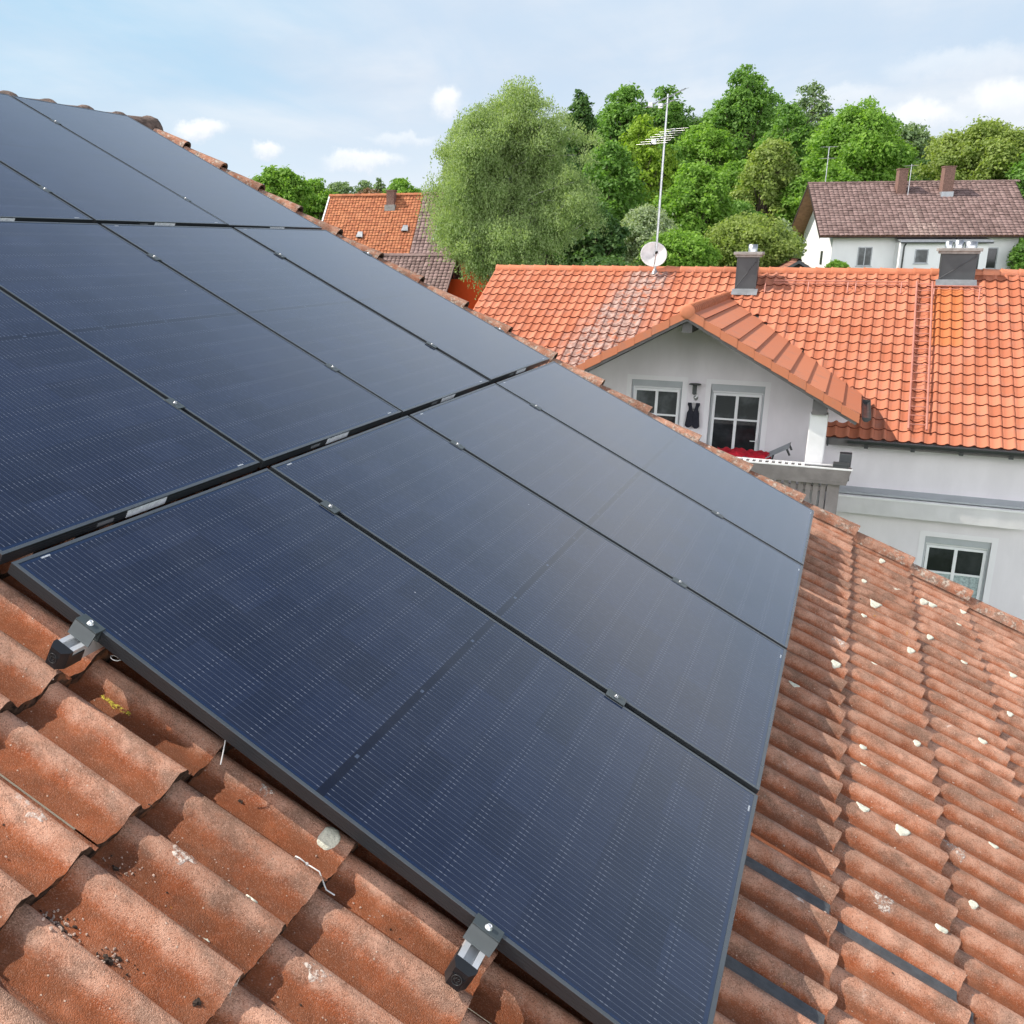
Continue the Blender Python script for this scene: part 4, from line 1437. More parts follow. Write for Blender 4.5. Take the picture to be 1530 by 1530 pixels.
chim(0.57, 1.01, 24.52, 24.95, 0.47, ((0.72, .10, .17),))
chim(-3.80, -3.14, 24.98, 25.55, 0.56, ((-3.26, .075, .15), (-3.45, .09, .17), (-3.68, .12, .14)))


def onroof(y, s, h=0.0):
    """point on the main slope: s metres up from the eave"""
    return Vector((EX + s * math.cos(NP) - h * math.sin(NP), y, EZ + s * math.sin(NP) + h * math.cos(NP)))


# roof ladder
ld = thing('roof_ladder', Matrix.Translation(onroof(-2.86, .3, .08)), 'reddish steel ladder lying on the orange roof below the wide chimney', 'ladder')
for yy in (-2.72, -3.02):
    b = MB()
    b.tube([onroof(yy, .30, .10), onroof(yy, 5.58, .10)], .022, 6)
    b.build('stile', M['pink'], ld)
s_ = .45
while s_ < 5.5:
    b = MB()
    b.tube([onroof(-2.73, s_, .10), onroof(-3.01, s_, .10)], .011, 5)
    b.build('rung', M['pink'], ld)
    s_ += .28
b = MB()
for s_ in (1.2, 3.0, 4.8):
    for yy in (-2.72, -3.02):
        b.tube([onroof(yy, s_, .09), onroof(yy, s_ + .1, .02)], .009, 5)
b.build('bracket', M['pink'], ld)
# standing brackets of the sweep's walkway, and its slim plank
q = [(-0.55, 5.35), (-1.36, 5.35), (-1.52, 5.35), (-2.42, 5.36), (-3.05, 5.14), (-3.90, 5.17), (0.36, 5.3)]
for i, (y, s_) in enumerate(q):
    b = MB()
    b.tube([onroof(y, s_ - .18, .03), onroof(y, s_ - .10, .05), onroof(y, s_ + .02, .16), onroof(y, s_ + .06, .16)], .014, 6)
    b.tube([onroof(y, s_ + .02, .16), onroof(y, s_ + .16, .03)], .010, 5)
    o = b.build('walkway_bracket', M['pink'], None)
    tag(o, ['first pinkish steel bracket on the orange roof right of the narrow chimney', 'second pinkish bracket on the orange roof, left one of a close pair', 'third pinkish bracket on the orange roof, right one of a close pair',
            'pinkish bracket on the orange roof just left of the ladder top', 'pinkish bracket on the orange roof just right of the ladder top', 'pinkish bracket on the orange roof below the right side of the wide chimney',
            'pinkish bracket on the orange roof close beside the narrow chimney'][i], 'roof bracket', 'walkway brackets under the orange ridge')
for (y0, y1, s_, lab) in ((0.2, -2.55, 5.55, 'thin reddish walkway rail along the orange roof between the two chimneys'), (-2.9, -3.95, 5.42, 'short reddish walkway rail below the wide chimney')):
    b = MB()
    b.box((-.016, -.01, -.012), (.016, .01, .012))
    b = MB()
    b.tube([onroof(y0, s_, .10), onroof(y1, s_, .10)], .014, 6)
    b.tube([onroof(y0, s_ - .12, .10), onroof(y1, s_ - .12, .10)], .010, 6)
    tag(b.build('walkway_rail', M['pink']), lab, 'roof rail')

# dish and aerials on their mast
mp = onroof(2.98, 5.95, 0)
ms = thing('aerial_mast', Matrix.Translation(mp), 'tall thin galvanised mast with two aerials rising from the orange ridge', 'aerial mast')
b = MB()
b.tube([mp + Vector((0, 0, -.3)), mp + Vector((0, .0, 2.2)), mp + Vector((0, -.0, 4.15))], [.030, .027, .022], 10)
b.lathe(mp + Vector((0, 0, .0)), (0, 0, 1), [(0, .09), (.06, .06), (.12, .034)], 12)
b.build('pole', M['steel'], ms)


def yagi(z, az, n, blen, el, tilt, refl=True):
    b = MB()
    d = Vector((math.cos(R_(az)) * math.cos(R_(tilt)), math.sin(R_(az)) * math.cos(R_(tilt)), math.sin(R_(tilt))))
    s = Vector((-math.sin(R_(az)), math.cos(R_(az)), 0))
    c = mp + Vector((0, 0, z))
    b.tube([c - d * blen * .55, c + d * blen * .45], .014, 6)
    for i in range(n):
        p = c - d * blen * .5 + d * blen * (i / (n - 1)) * .93
        l = el * (1 - .25 * i / n)
        b.tube([p - s * l, p + s * l], .006, 4)
    u = d.cross(s)
    b.box(c - d * blen * .42 - Vector((.05, .05, .05)), c - d * blen * .42 + Vector((.05, .05, .06)))
    b.build('aerial', M['steel'], ms)


yagi(3.22, -18, 7, 1.30, .40, 20)
yagi(4.08, -48, 9, 1.15, .20, 24)
yagi(3.95, -48, 4, .45, .24, 24)
dsh = thing('satellite_dish', Matrix.Translation(mp + Vector((-.15, 0, .45))), 'round stained white satellite dish at the foot of the mast', 'satellite dish')
dc = mp + Vector((-.13, .03, .47))
dd = Vector((-.90, -.32, .36)).normalized()
b = MB()
b.lathe(dc, dd, [(-.075, .001), (-.068, .10), (-.045, .20), (-.012, .285), (.0, .31), (-.008, .318), (-.03, .29), (-.062, .20), (-.085, .10), (-.09, .001)], 32)
b.build('reflector', M['dish'], dsh)
b = MB()
b.tube([dc - Vector((0, 0, .29)), dc + dd * .18 - Vector((0, 0, .30)), dc + dd * .36 - Vector((0, 0, .10))], .012, 6)
b.build('arm', M['steel'], dsh)
b = MB()
b.lathe(dc + dd * .36 - Vector((0, 0, .09)), -dd, [(-.05, .02), (-.04, .032), (.03, .032), (.05, .02), (.05, .001)], 12)
b.build('receiver', M['gutter'], dsh)
b = MB()
b.tube([dc - dd * .08, mp + Vector((0, 0, .45))], .025, 8)
b.tube([mp + Vector((0, 0, .40)), mp + Vector((0, 0, .55))], .045, 10)
b.build('bracket', M['steel'], dsh)

# wall lantern, waistcoat on its hanger, drying rack with red cloth
ln = thing('wall_lantern', (NX - .01, 1.17, -2.1), 'slim metal wall lantern between the gable window and balcony door', 'lantern')
b = MB()
b.lathe((NX - .13, 1.17, -2.02), (0, 0, 1), [(0, .012), (-.01, .115), (-.03, .12), (-.035, .05)], 18)
b.build('shade', M['gutter'], ln)
b = MB()
b.lathe((NX - .13, 1.17, -2.055), (0, 0, 1), [(0, .045), (-.18, .04), (-.2, .02)], 14)
b.build('glass', M['pane_grey'], ln)
b = MB()
b.tube([(NX - .002, 1.15, -2.33), (NX - .08, 1.13, -2.37), (NX - .10, 1.12, -2.29), (NX - .06, 1.14, -2.24), (NX - .13, 1.17, -2.24)], .012, 6)
b.lathe((NX - .001, 1.15, -2.33), (-1, 0, 0), [(0, .05), (.015, .045), (.02, .001)], 14)
b.build('bracket', M['steel'], ln)
vt = thing('waistcoat', (NX - .06, 1.17, -2.45), 'dark waistcoat on a hanger against the grey gable wall', 'waistcoat')
vcy, vcz = 1.17, -2.43
VS = .70
b = MB()
rows = [(.0, -.165, -.060), (-.06, -.172, -.058), (-.13, -.138, -.045), (-.21, -.132, -.025), (-.29, -.170, -.003), (-.48, -.182, .004), (-.62, -.196, .004), (-.69, -.204, -.012), (-.745, -.150, -.075)]
for sg_ in (1, -1):
    vs = []
    for z, yo, yi in rows:
        x0 = NX - .075 - .025 * math.sin(min(1, -z * 2.2) * 1.5)
        yo, yi = yo * VS, yi * VS
        zj = z * VS + (.012 if sg_ < 0 and z < -.5 else 0)
        vs += [(x0 + .02, vcy + sg_ * yo, vcz + zj), (x0, vcy + sg_ * (yo * .5 + yi * .5), vcz + zj), (x0 - .004, vcy + sg_ * yi, vcz + zj), (NX - .045, vcy + sg_ * yi, vcz + zj), (NX - .045, vcy + sg_ * yo, vcz + zj)]
    n5 = len(rows)
    fs = [(r * 5 + k, r * 5 + (k + 1) % 5, (r + 1) * 5 + (k + 1) % 5, (r + 1) * 5 + k) for r in range(n5 - 1) for k in range(5)]
    fs += [(4, 3, 2, 1, 0), tuple((n5 - 1) * 5 + k for k in range(5))]
    b.add(vs, fs)
for i in range(4):
    b.lathe((NX - .108, vcy - 0.003, vcz - .18 - i * .065), (-1, 0, 0), [(0, .012), (.006, .010), (.007, .001)], 8)
b.build('cloth', M['navy'], vt)
b = MB()
b.prism([(NX - .040, vcy - 0.03, vcz - 0.0072), (NX - .040, vcy + 0.0338, vcz - 0.0072), (NX - .040, vcy + 0.06, vcz - 0.0432), (NX - .040, vcy, vcz - 0.144), (NX - .040, vcy - 0.06, vcz - 0.0432)], (.02, 0, 0))
b.prism([(NX - .05, vcy - 0.1237, vcz - 0.0432), (NX - .05, vcy - 0.0938, vcz - 0.036), (NX - .05, vcy - 0.0825, vcz - 0.144), (NX - .05, vcy - 0.1125, vcz - 0.1944)], (.015, 0, 0))
b.build('lining', M['shirt'], vt)
b = MB()
b.tube([(NX - .055, vcy - 0.105, vcz - 0.036), (NX - .055, vcy, vcz + .02), (NX - .055, vcy + 0.105, vcz - 0.036)], .008, 6)
b.tube([(NX - .055, vcy, vcz + .02), (NX - .055, vcy, vcz + .06), (NX - .055, vcy + 0.015, vcz + .085), (NX - .055, vcy + 0.0, vcz + .105)], .004, 6)
b.build('hanger', M['white'], vt)
rk = thing('drying_rack', (19.4, -.2, -4.2), 'folding wire drying rack standing on the balcony', 'drying rack')
b = MB()
for x in (19.05, 19.65):
    b.tube([(x, .75, -3.22), (x, -.35, -3.22)], .010, 6)
    b.tube([(x, -.35, -3.22), (x, -.75, -2.98)], .010, 6)
b.tube([(19.05, -.75, -2.98), (19.65, -.75, -2.98)], .010, 6)
for k in range(9):
    x = 19.05 + .6 * (k + 1) / 10
    b.tube([(x, .75, -3.215), (x, -.35, -3.215), (x, -.75, -2.975)], .005, 5)
b.build('rails', M['zinc'], rk)
for sx in (19.05, 19.65):
    b = MB()
    b.tube([(sx, .6, -4.22), (sx, -.30, -3.23)], .011, 6)
    b.tube([(sx, -.60, -4.22), (sx, .45, -3.23)], .011, 6)
    b.build('leg', M['white'], rk)
b = MB()
b.tube([(19.05, -.72, -3.0), (19.05, -.78, -3.12)], .02, 6)
b.tube([(19.65, -.72, -3.0), (19.65, -.78, -3.12)], .02, 6)
b.tube([(19.05, -.50, -3.13), (19.05, -.48, -3.24)], .018, 6)
b.build('end_stop', M['gutter'], rk)
b = MB()
nx_, ny_ = 22, 14
vs = []
for j in range(ny_ + 1):
    for i in range(nx_ + 1):
        y = .55 - .98 * i / nx_
        x = 18.98 + .72 * j / ny_
        edge = min(j, ny_ - j)
        z = -3.185 + .022 * math.sin(i * 1.3 + j * .8) + .020 * math.sin(i * .55 - j * 1.1) + (.03 if 6 < i < 12 else 0) - (.17 if edge == 0 else .03 if edge == 1 else 0)
        vs.append((x, y, z))
b.add(vs, [(j * (nx_ + 1) + i, j * (nx_ + 1) + i + 1, (j + 1) * (nx_ + 1) + i + 1, (j + 1) * (nx_ + 1) + i) for j in range(ny_) for i in range(nx_)], 0, True)
o = tag(b.build('red_cloth', M['redcloth']), 'bright red cloth spread on the balcony drying rack', 'cloth')
sm = o.modifiers.new('solid', 'SOLIDIFY')
sm.thickness = .012

# ------------------------------------------------------------------ houses beyond
def gable_roof(root, fr, Lx, half, rise, oh, mats, wd, g, t, profile, nx, seed, over_front=.0, tint=None, side=(True, True)):
    """two tiled slopes over a ridge along x; local frame: x along the eave, y back, z up, origin at the left end of the front eave"""
    sl = math.hypot(half, rise)
    nr = max(1, round(sl / g))
    gg = sl / nr
    nc = max(1, round(Lx / wd))
    c, s_ = half / sl, rise / sl
    objs = []
    if side[0]:
        objs.append(link('roof', tile_field('roof', nc, nr, Lx / nc, gg, lambda x: profile(x / (Lx / nc)), nx, t, .03, mats, 0, (.003, .006, .006), .003, seed, 2, tint), root, fr @ frame((0, 0, 0), (1, 0, 0), (0, c, s_))))
    if side[1]:
        objs.append(link('roof', tile_field('roof', nc, nr, Lx / nc, gg, lambda x: profile(x / (Lx / nc)), nx, t, .03, mats, 0, (.003, .006, .006), .003, seed + 1, 2, tint), root, fr @ frame((Lx, 2 * half, 0), (-1, 0, 0), (0, -c, s_))))
    rb = MB()
    x = -.05
    while x < Lx:
        vs = []
        for (d, rr) in ((0, .13), (.38, .11)):
            vs += [Vector((x + d, half + math.cos(a) * rr, rise - .02 + math.sin(a) * rr)) for a in [math.pi * i / 6 for i in range(7)]]
        rb.add(vs, [(i, i + 7, i + 8, i + 1) for i in range(6)], 0, True, (rnd.random(), .5, 0, 1))
        x += .36
    rb.build('ridge', mats[0], root, fr, attr=True)
    return objs


wave = lambda x: 0.028 * (0.5 + 0.5 * np.cos(2 * np.pi * (x - .5)))
bump2 = lambda x: 0.03 * np.abs(np.sin(np.pi * x)) ** 0.7


def box_house(root, fr, x0, x1, y0, y1, zg, ze, half_c, zr, m, x_end_only=None):
    w_ = MB()
    w_.prism([(x0, y0, zg), (x0, y1, zg), (x0, y1, ze), (x0, half_c, zr), (x0, y0, ze)], (x1 - x0, 0, 0))
    return w_.build('wall', m, root, fr)


# white house on the rise to the right
e0 = at(1225, 352, 68)
frW = yaw_frame(e0, -76)
base = -4.6
wh = thing('white_house', frW @ Matrix.Translation((6, 3, -5.6)), 'white house with long brown tiled roof and two brick chimneys on the rise', 'house')
LW, HW, RW = 13.0, 5.4, 3.57
def wtint(c, r):
    return 0.9 if (18 <= c <= 23 and r < 5 + (c == 20) * 6) else 0.0
gable_roof(wh, frW, LW, HW, RW, .5, [M['brown'], M['brown_edge']], .305, .30, .03, wave, 7, 31, tint=wtint)
box_house(wh, frW, 1.0, LW - .9, .75, 2 * HW - .75, -5.8, .35, HW, 3.35, M['wwall'])
so_ = MB()
for sgn in (0, 1):
    f = (lambda y: y) if sgn == 0 else (lambda y: 2 * HW - y)
    so_.prism([(.02, f(.02), -.06), (.02, f(HW), RW - .06), (.02, f(HW), RW - .14), (.02, f(.06), -.14)], (LW - .04, 0, 0))
so_.build('soffit', M['soffit'], wh, frW)
fb = MB()
for x in (-.02, LW):
    for sgn in (0, 1):
        f = (lambda y: y) if sgn == 0 else (lambda y: 2 * HW - y)
        fb.prism([(x, f(-.02), .02), (x, f(HW), RW + .02), (x, f(HW), RW - .2), (x, f(-.02), -.2)], (.025, 0, 0))
fb.box((0, -.10, -.14), (LW, -.001, -.05))
fb.build('bargeboard', M['brown_edge'], wh, frW)
bm_ = MB()
bm_.box((-.01, HW - 2.6, 1.72), (1.0, HW - 2.45, 1.86))
bm_.build('beam', M['greywood'], wh, frW)


def plain_window(root, fr, x0, x1, z0, z1, y, mull=1, fm='pvc', gm='pane', out=.03):
    f = MB()
    fw = .06
    f.box((x0, y - out, z0), (x0 + fw, y + .02, z1))
    f.box((x1 - fw, y - out, z0), (x1, y + .02, z1))
    f.box((x0 + fw, y - out, z1 - fw), (x1 - fw, y + .02, z1))
    f.box((x0 + fw, y - out, z0), (x1 - fw, y + .02, z0 + fw))
    for k in range(mull):
        xm = x0 + (x1 - x0) * (k + 1) / (mull + 1)
        f.box((xm - .03, y - out + .004, z0 + fw), (xm + .03, y + .02, z1 - fw))
    f.box((x0 - .05, y - out - .05, z0 - .05), (x1 + .05, y + .02, z0 - .001))
    o = f.build('window', M[fm], root, fr)
    edges = [x0 + fw] + [x0 + (x1 - x0) * (k + 1) / (mull + 1) for k in range(mull)] + [x1 - fw]
    for a, b in zip(edges, edges[1:]):
        p = MB()
        p.box((a, y - out + .016, z0 + fw), (b, y + .01, z1 - fw))
        p.build('pane', M[gm], o, fr)
    return o


plain_window(wh, frW, 2.62, 3.50, -1.95, -.72, .75, 1, 'zinc', 'pane_grey')
plain_window(wh, frW, 10.15, 11.0, -2.1, -.75, .75, 0, 'zinc')
# the bay with a flat roof in front
by = MB()
by.box((4.85, -.45, -5.8), (10.0, .75, -.42))
by.build('bay', M['wwall'], wh, frW)
by = MB()
by.prism([(4.75, -.75, -.42), (4.75, .75, -.20), (4.75, .75, -.12), (4.75, -.75, -.32)], (5.4, 0, 0))
by.build('bay_roof', M['zinc'], wh, frW)
by = MB()
by.box((4.75, -.80, -.50), (10.15, -.751, -.40))
by.tube([(5.15, -.55, -.45), (5.05, -.50, -.7), (5.05, -.50, -5.8)], .05, 8)
by.build('bay_gutter', M['gutter'], wh, frW)
by = MB()
by.box((4.4, .745, -.10), (9.3, .752, .06))  # thin dark strip on the wall, a shadow line put in as colour
by.build('painted_shadow_strip', M['darkwood'], wh, frW)
plain_window(wh, frW, 5.75, 6.55, -1.75, -.85, -.45, 0, 'zinc', 'pane_grey')
plain_window(wh, frW, 7.55, 9.6, -2.15, -.78, -.45, 2, 'pvc')
gwin = MB()
gwin.box((.97, 3.2, -1.9), (1.02, 3.8, -1.0))
gwin.build('window', M['pane_grey'], wh, frW)
dp = MB()
dp.tube([(12.3, .3, -.1), (12.14, .66, -.6), (12.14, .66, -5.6)], .05, 8)
dp.build('downpipe', M['gutter'], wh, frW)


def brick_chimney(root, fr, x0, x1, yc, w2, z0, z1, flash=True):
    c = MB()
    c.box((x0, yc - w2, z0), (x1, yc + w2, z1))
    c.box((x0 - .04, yc - w2 - .04, z1), (x1 + .04, yc + w2 + .04, z1 + .07))
    c.build('chimney', M['brick'], root, fr)
    if flash:
        c = MB()
        c.box((x0 - .05, yc - w2 - .05, z0 - .1), (x1 + .05, yc + w2 + .05, z0 + .62))
        c.build('chimney_flashing', M['zinc'], root, fr)


brick_chimney(wh, frW, 5.45, 6.0, HW - .9, .35, 2.5, 4.35, False)
brick_chimney(wh, frW, 8.15, 8.8, HW - 1.2, .35, 2.25, 4.45, True)
for (x, y, h, el, lab) in ((1.1, HW, 2.4, .42, 'small thin aerial at the left end of the white house roof'), (6.1, HW - 1.4, 2.0, .22, 'slim pole aerial beside the left brick chimney of the white house')):
    b = MB()
    z0 = RW - (HW - y) * RW / HW
    p = frW @ Vector((x, y, z0))
    t = thing('roof_aerial', Matrix.Translation(p), lab, 'aerial')
    b.tube([p, p + Vector((0, 0, h))], .028, 6)
    b.build('pole', M['steel'], t)
    b = MB()
    sd = (frW.to_3x3() @ Vector((1, 0, 0)))
    for zz_ in ((h, h - .75) if el > .3 else (h - .08,)):
        b.tube([p + Vector((0, 0, zz_)) - sd * el, p + Vector((0, 0, zz_)) + sd * el], .016, 5)
        for k in (-.8, -.3, .3, .8):
            q2 = p + Vector((0, 0, zz_)) + sd * el * k
            b.tube([q2 - Vector((0.25, 0.25, 0)), q2 + Vector((0.25, 0.25, 0))], .010, 4)
    b.build('aerial', M['steel'], t)
# climbing shrub colour comes with the plants below

# small shed in front of it
e1 = at(1196, 404, 52)
frS = yaw_frame(e1, 8)
sh = thing('shed', frS @ Matrix.Translation((2, 1, -4)), 'small shed with rust brown tiled roof and dark wooden gable', 'shed')
gable_roof(sh, frS @ Matrix.Translation((0, -1.05, -.25)), 5.0, 1.15, .72, .2, [M['rust'], M['brown_edge']], .25, .28, .03, wave, 5, 41)
box_house(sh, frS, .35, 4.8, -.95, .95, -4.0, -.40, .1, .34, M['darkwood'])
sb = MB()
for sgn in (0, 1):
    f = (lambda y: y) if sgn == 0 else (lambda y: .2 - y)
    sb.prism([(-.03, f(-1.08), -.24), (-.03, f(.1), .50), (-.03, f(.1), .34), (-.03, f(-1.08), -.40)], (.03, 0, 0))
sb.build('bargeboard', M['slate'], sh, frS)

# old two-tone house on the left
e2 = at(498, 293, 55)
frO = yaw_frame(e2, -84)
RO, HO = 2.95, 2.45
frO = frO @ Matrix.Translation((-.15, -HO, -RO))
oh_ = thing('old_house', frO @ Matrix.Translation((5, 2, -5)), 'old house with steep roof half orange half brown tiles behind the birch', 'house')
def otint(c, r): return 0.0
gable_roof(oh_, frO, 5.15, HO, RO, .2, [M['oldred'], M['brown_edge']], .17, .165, .022, lambda x: .012 * np.abs(np.sin(np.pi * x)), 4, 51)
gable_roof(oh_, frO @ Matrix.Translation((5.17, 0, .02)), 5.4, HO, RO, .2, [M['brown'], M['brown_edge']], .215, .20, .026, wave, 5, 53)
box_house(oh_, frO, .15, 10.4, .25, 2 * HO - .25, -5.5, .15, HO, RO - .2, M['redwall'])
ob = MB()
for sgn in (0, 1):
    f = (lambda y: y) if sgn == 0 else (lambda y: 2 * HO - y)
    ob.prism([(-.08, f(-.05), .04), (-.08, f(HO), RO + .09), (-.08, f(HO), RO - .08), (-.08, f(-.05), -.14)], (.07, 0, 0))
ob.build('verge', M['band'], oh_, frO)
ob = MB()
ob.box((-.05, -.13, -.14), (10.6, -.02, -.03))
ob.box((.0, .0, -.40), (10.5, .24, -.10))
ob.build('eave_board', M['darkwood'], oh_, frO)
oc = MB()
oc.box((3.32, HO - .62, RO - .75), (3.72, HO - .18, RO + .18), 0)
oc.box((3.28, HO - .66, RO + .181), (3.76, HO - .14, RO + .23))
oc.build('chimney', M['brick'], oh_, frO)
oc = MB()
oc.box((3.24, HO - .70, RO - .80), (3.80, HO - .12, RO - .50))
oc.build('chimney_flashing', M['concrete'], oh_, frO)
sn = RO / math.hypot(RO, HO)
cs = HO / math.hypot(RO, HO)
frR = frO @ frame((0, 0, 0), (1, 0, 0), (0, cs, sn))
for (x, s_) in ((2.1, 1.15), (4.45, 1.55)):
    v_ = MB()
    v_.prism([(x, s_ - .16, .02), (x + .36, s_ - .16, .02), (x + .30, s_ + .16, .05), (x + .06, s_ + .16, .05)], (0, 0, .10), 0)
    vo = v_.build('roof_vent', M['zinc'], oh_, frR)
    v_ = MB()
    v_.box((x + .08, s_ - .17, .03), (x + .28, s_ - .161, .105))
    v_.build('vent_opening', M['cap'], vo, frR)
v_ = MB()
v_.box((6.25, 1.10, .03), (7.05, 1.16, .13)); v_.box((6.25, 2.0, .03), (7.05, 2.06, .13)); v_.box((6.25, 1.16, .03), (6.31, 2.0, .13)); v_.box((6.99, 1.16, .03), (7.05, 2.0, .13)); v_.box((6.2, .8, .03), (7.1, 1.1, .07))
vo = v_.build('skylight', M['zinc'], oh_, frR)
v_ = MB()
v_.box((6.31, 1.16, .04), (6.99, 2.0, .09))
v_.build('pane', M['pane'], vo, frR)

# lower barn roof in front of it with the dark timber gable, red wall below
e3 = at(683, 382, 47)
frB = yaw_frame(e3, -88)
RB, HB = 1.95, 1.75
LB = 5.4
frB = frB @ Matrix.Translation((-LB, -HB, -RB))
bn = thing('barn', frB @ Matrix.Translation((3, 2, -5)), 'low barn with brown tiled roof, black timber gable and orange-red walls', 'barn')
gable_roof(bn, frB, LB, HB, RB, .2, [M['brown'], M['brown_edge']], .205, .18, .026, wave, 5, 61)
box_house(bn, frB, .2, LB - .55, .2, 2 * HB - .2, -5.5, .1, HB, RB - .2, M['darkwood'])
bb_ = MB()
bb_.box((LB - .549, -.2, -5.5), (LB - .50, 2 * HB + .3, -.04))
bb_.box((LB - .5, 1.7, -5.5), (LB + 1.25, 2.2, .9))
bb_.build('red_wall', M['redwall'], bn, frB)
bb_ = MB()
for sgn in (0, 1):
    f = (lambda y: y) if sgn == 0 else (lambda y: 2 * HB - y)
    bb_.prism([(LB - .03, f(-.05), .03), (LB - .03, f(HB), RB + .05), (LB - .03, f(HB), RB - .08), (LB - .03, f(-.05), -.10)], (.05, 0, 0))
bb_.build('verge', M['brown'], bn, frB, attr=True)
v_ = MB()
frBR = frB @ frame((0, 0, 0), (1, 0, 0), (0, HB / math.hypot(RB, HB), RB / math.hypot(RB, HB)))
v_.box((3.25, .40, .035), (4.05, 1.05, .10), 0, .01)
vo = v_.build('skylight', M['zinc'], bn, frBR)
v_ = MB()
v_.box((3.31, .46, .10), (3.99, .99, .106))
v_.build('pane', M['pane'], vo, frBR)

# ------------------------------------------------------------------ trees
LM = {
    'bright': leaf_mat('leaf_bright_green', (0.130, 0.260, 0.040), (0.310, 0.500, 0.085), .45),
    'mid': leaf_mat('leaf_mid_green', (0.100, 0.215, 0.045), (0.235, 0.405, 0.085), .45),
    'dark': leaf_mat('leaf_dark_green', (0.055, 0.125, 0.040), (0.140, 0.250, 0.070), .38),
    'olive': leaf_mat('leaf_olive', (0.190, 0.265, 0.065), (0.360, 0.440, 0.130), .45),
    'yellow': leaf_mat('leaf_yellow_green', (0.185, 0.300, 0.034), (0.380, 0.520, 0.070), .45),
    'birch': leaf_mat('leaf_birch', (0.235, 0.320, 0.125), (0.400, 0.500, 0.225), .45, .8),
    'pale': leaf_mat('leaf_pale', (0.250, 0.330, 0.190), (0.48, 0.55, 0.36), .40, .8),
    'grey': leaf_mat('leaf_grey_green', (0.140, 0.220, 0.110), (0.290, 0.390, 0.190), .42),
    'copper': leaf_mat('leaf_copper', (0.150, 0.090, 0.050), (0.280, 0.165, 0.090), .3),
}


def leaf_mesh(name, P, Nrm, size, rg_, m, extra=None, asp=0.62):
    n = len(P)
    Nrm = Nrm / (np.linalg.norm(Nrm, axis=1, keepdims=True) + 1e-9)
    r = rg_.normal(size=(n, 3))
    T = np.cross(Nrm, r)
    T /= np.linalg.norm(T, axis=1, keepdims=True) + 1e-9
    if extra is not None:
        T = extra / (np.linalg.norm(extra, axis=1, keepdims=True) + 1e-9)
    B = np.cross(Nrm, T)
    B /= np.linalg.norm(B, axis=1, keepdims=True) + 1e-9
    s = size * rg_.uniform(.6, 1.35, n)[:, None]
    V = np.stack([P - T * s, P + B * s * asp + Nrm * s * .12, P + T * s, P - B * s * asp + Nrm * s * .12], 1).reshape(-1, 3)
    F = np.arange(n * 4).reshape(-1, 4)
    c = np.repeat(rg_.random(n), 4)
    return raw_mesh(name, V, F, m, None, np.stack([c, c, c, np.ones_like(c)], 1))


def crown_points(rg_, H, Rr, z0, n, nclump, cs, shape=1.0, flat=.8, inner=.25):
    """clump centres through an uneven egg-shaped crown, leaves in the shell of every clump"""
    cen = []
    while len(cen) < nclump:
        p = rg_.uniform(-1, 1, 3)
        l = np.linalg.norm(p)
        if l > 1 or l < .35 and rg_.random() > inner:
            continue
        zf = (p[2] + 1) / 2
        w_ = .62 + .38 * math.sin(math.pi * min(1, max(0, zf)) ** shape)
        cen.append((p[0] * Rr * w_, p[1] * Rr * w_, z0 + zf * (H - z0)))
    cen = np.array(cen)
    cr = cs * rg_.uniform(.45, 1.55, nclump)
    k = rg_.choice(nclump, n, p=cr ** 2 / np.sum(cr ** 2))
    d = rg_.normal(size=(n, 3))
    d /= np.linalg.norm(d, axis=1, keepdims=True)
    d[:, 2] = np.where(d[:, 2] < -.35, -d[:, 2], d[:, 2])
    rad = cr[k] * (1 - .55 * rg_.random(n) ** 1.6)
    # lumps inside the clump
    P = cen[k] + d * rad[:, None] * np.array([1, 1, flat])
    P += rg_.normal(size=(n, 3)) * cs * .20
    far_ = rg_.random(n) < .12
    P[far_] += rg_.normal(size=(far_.sum(), 3)) * cs * .30
    Nn = d * .9 + rg_.normal(size=(n, 3)) * .55 + np.array([0, 0, .35])
    return P, Nn, cen


TREE_N = [0]


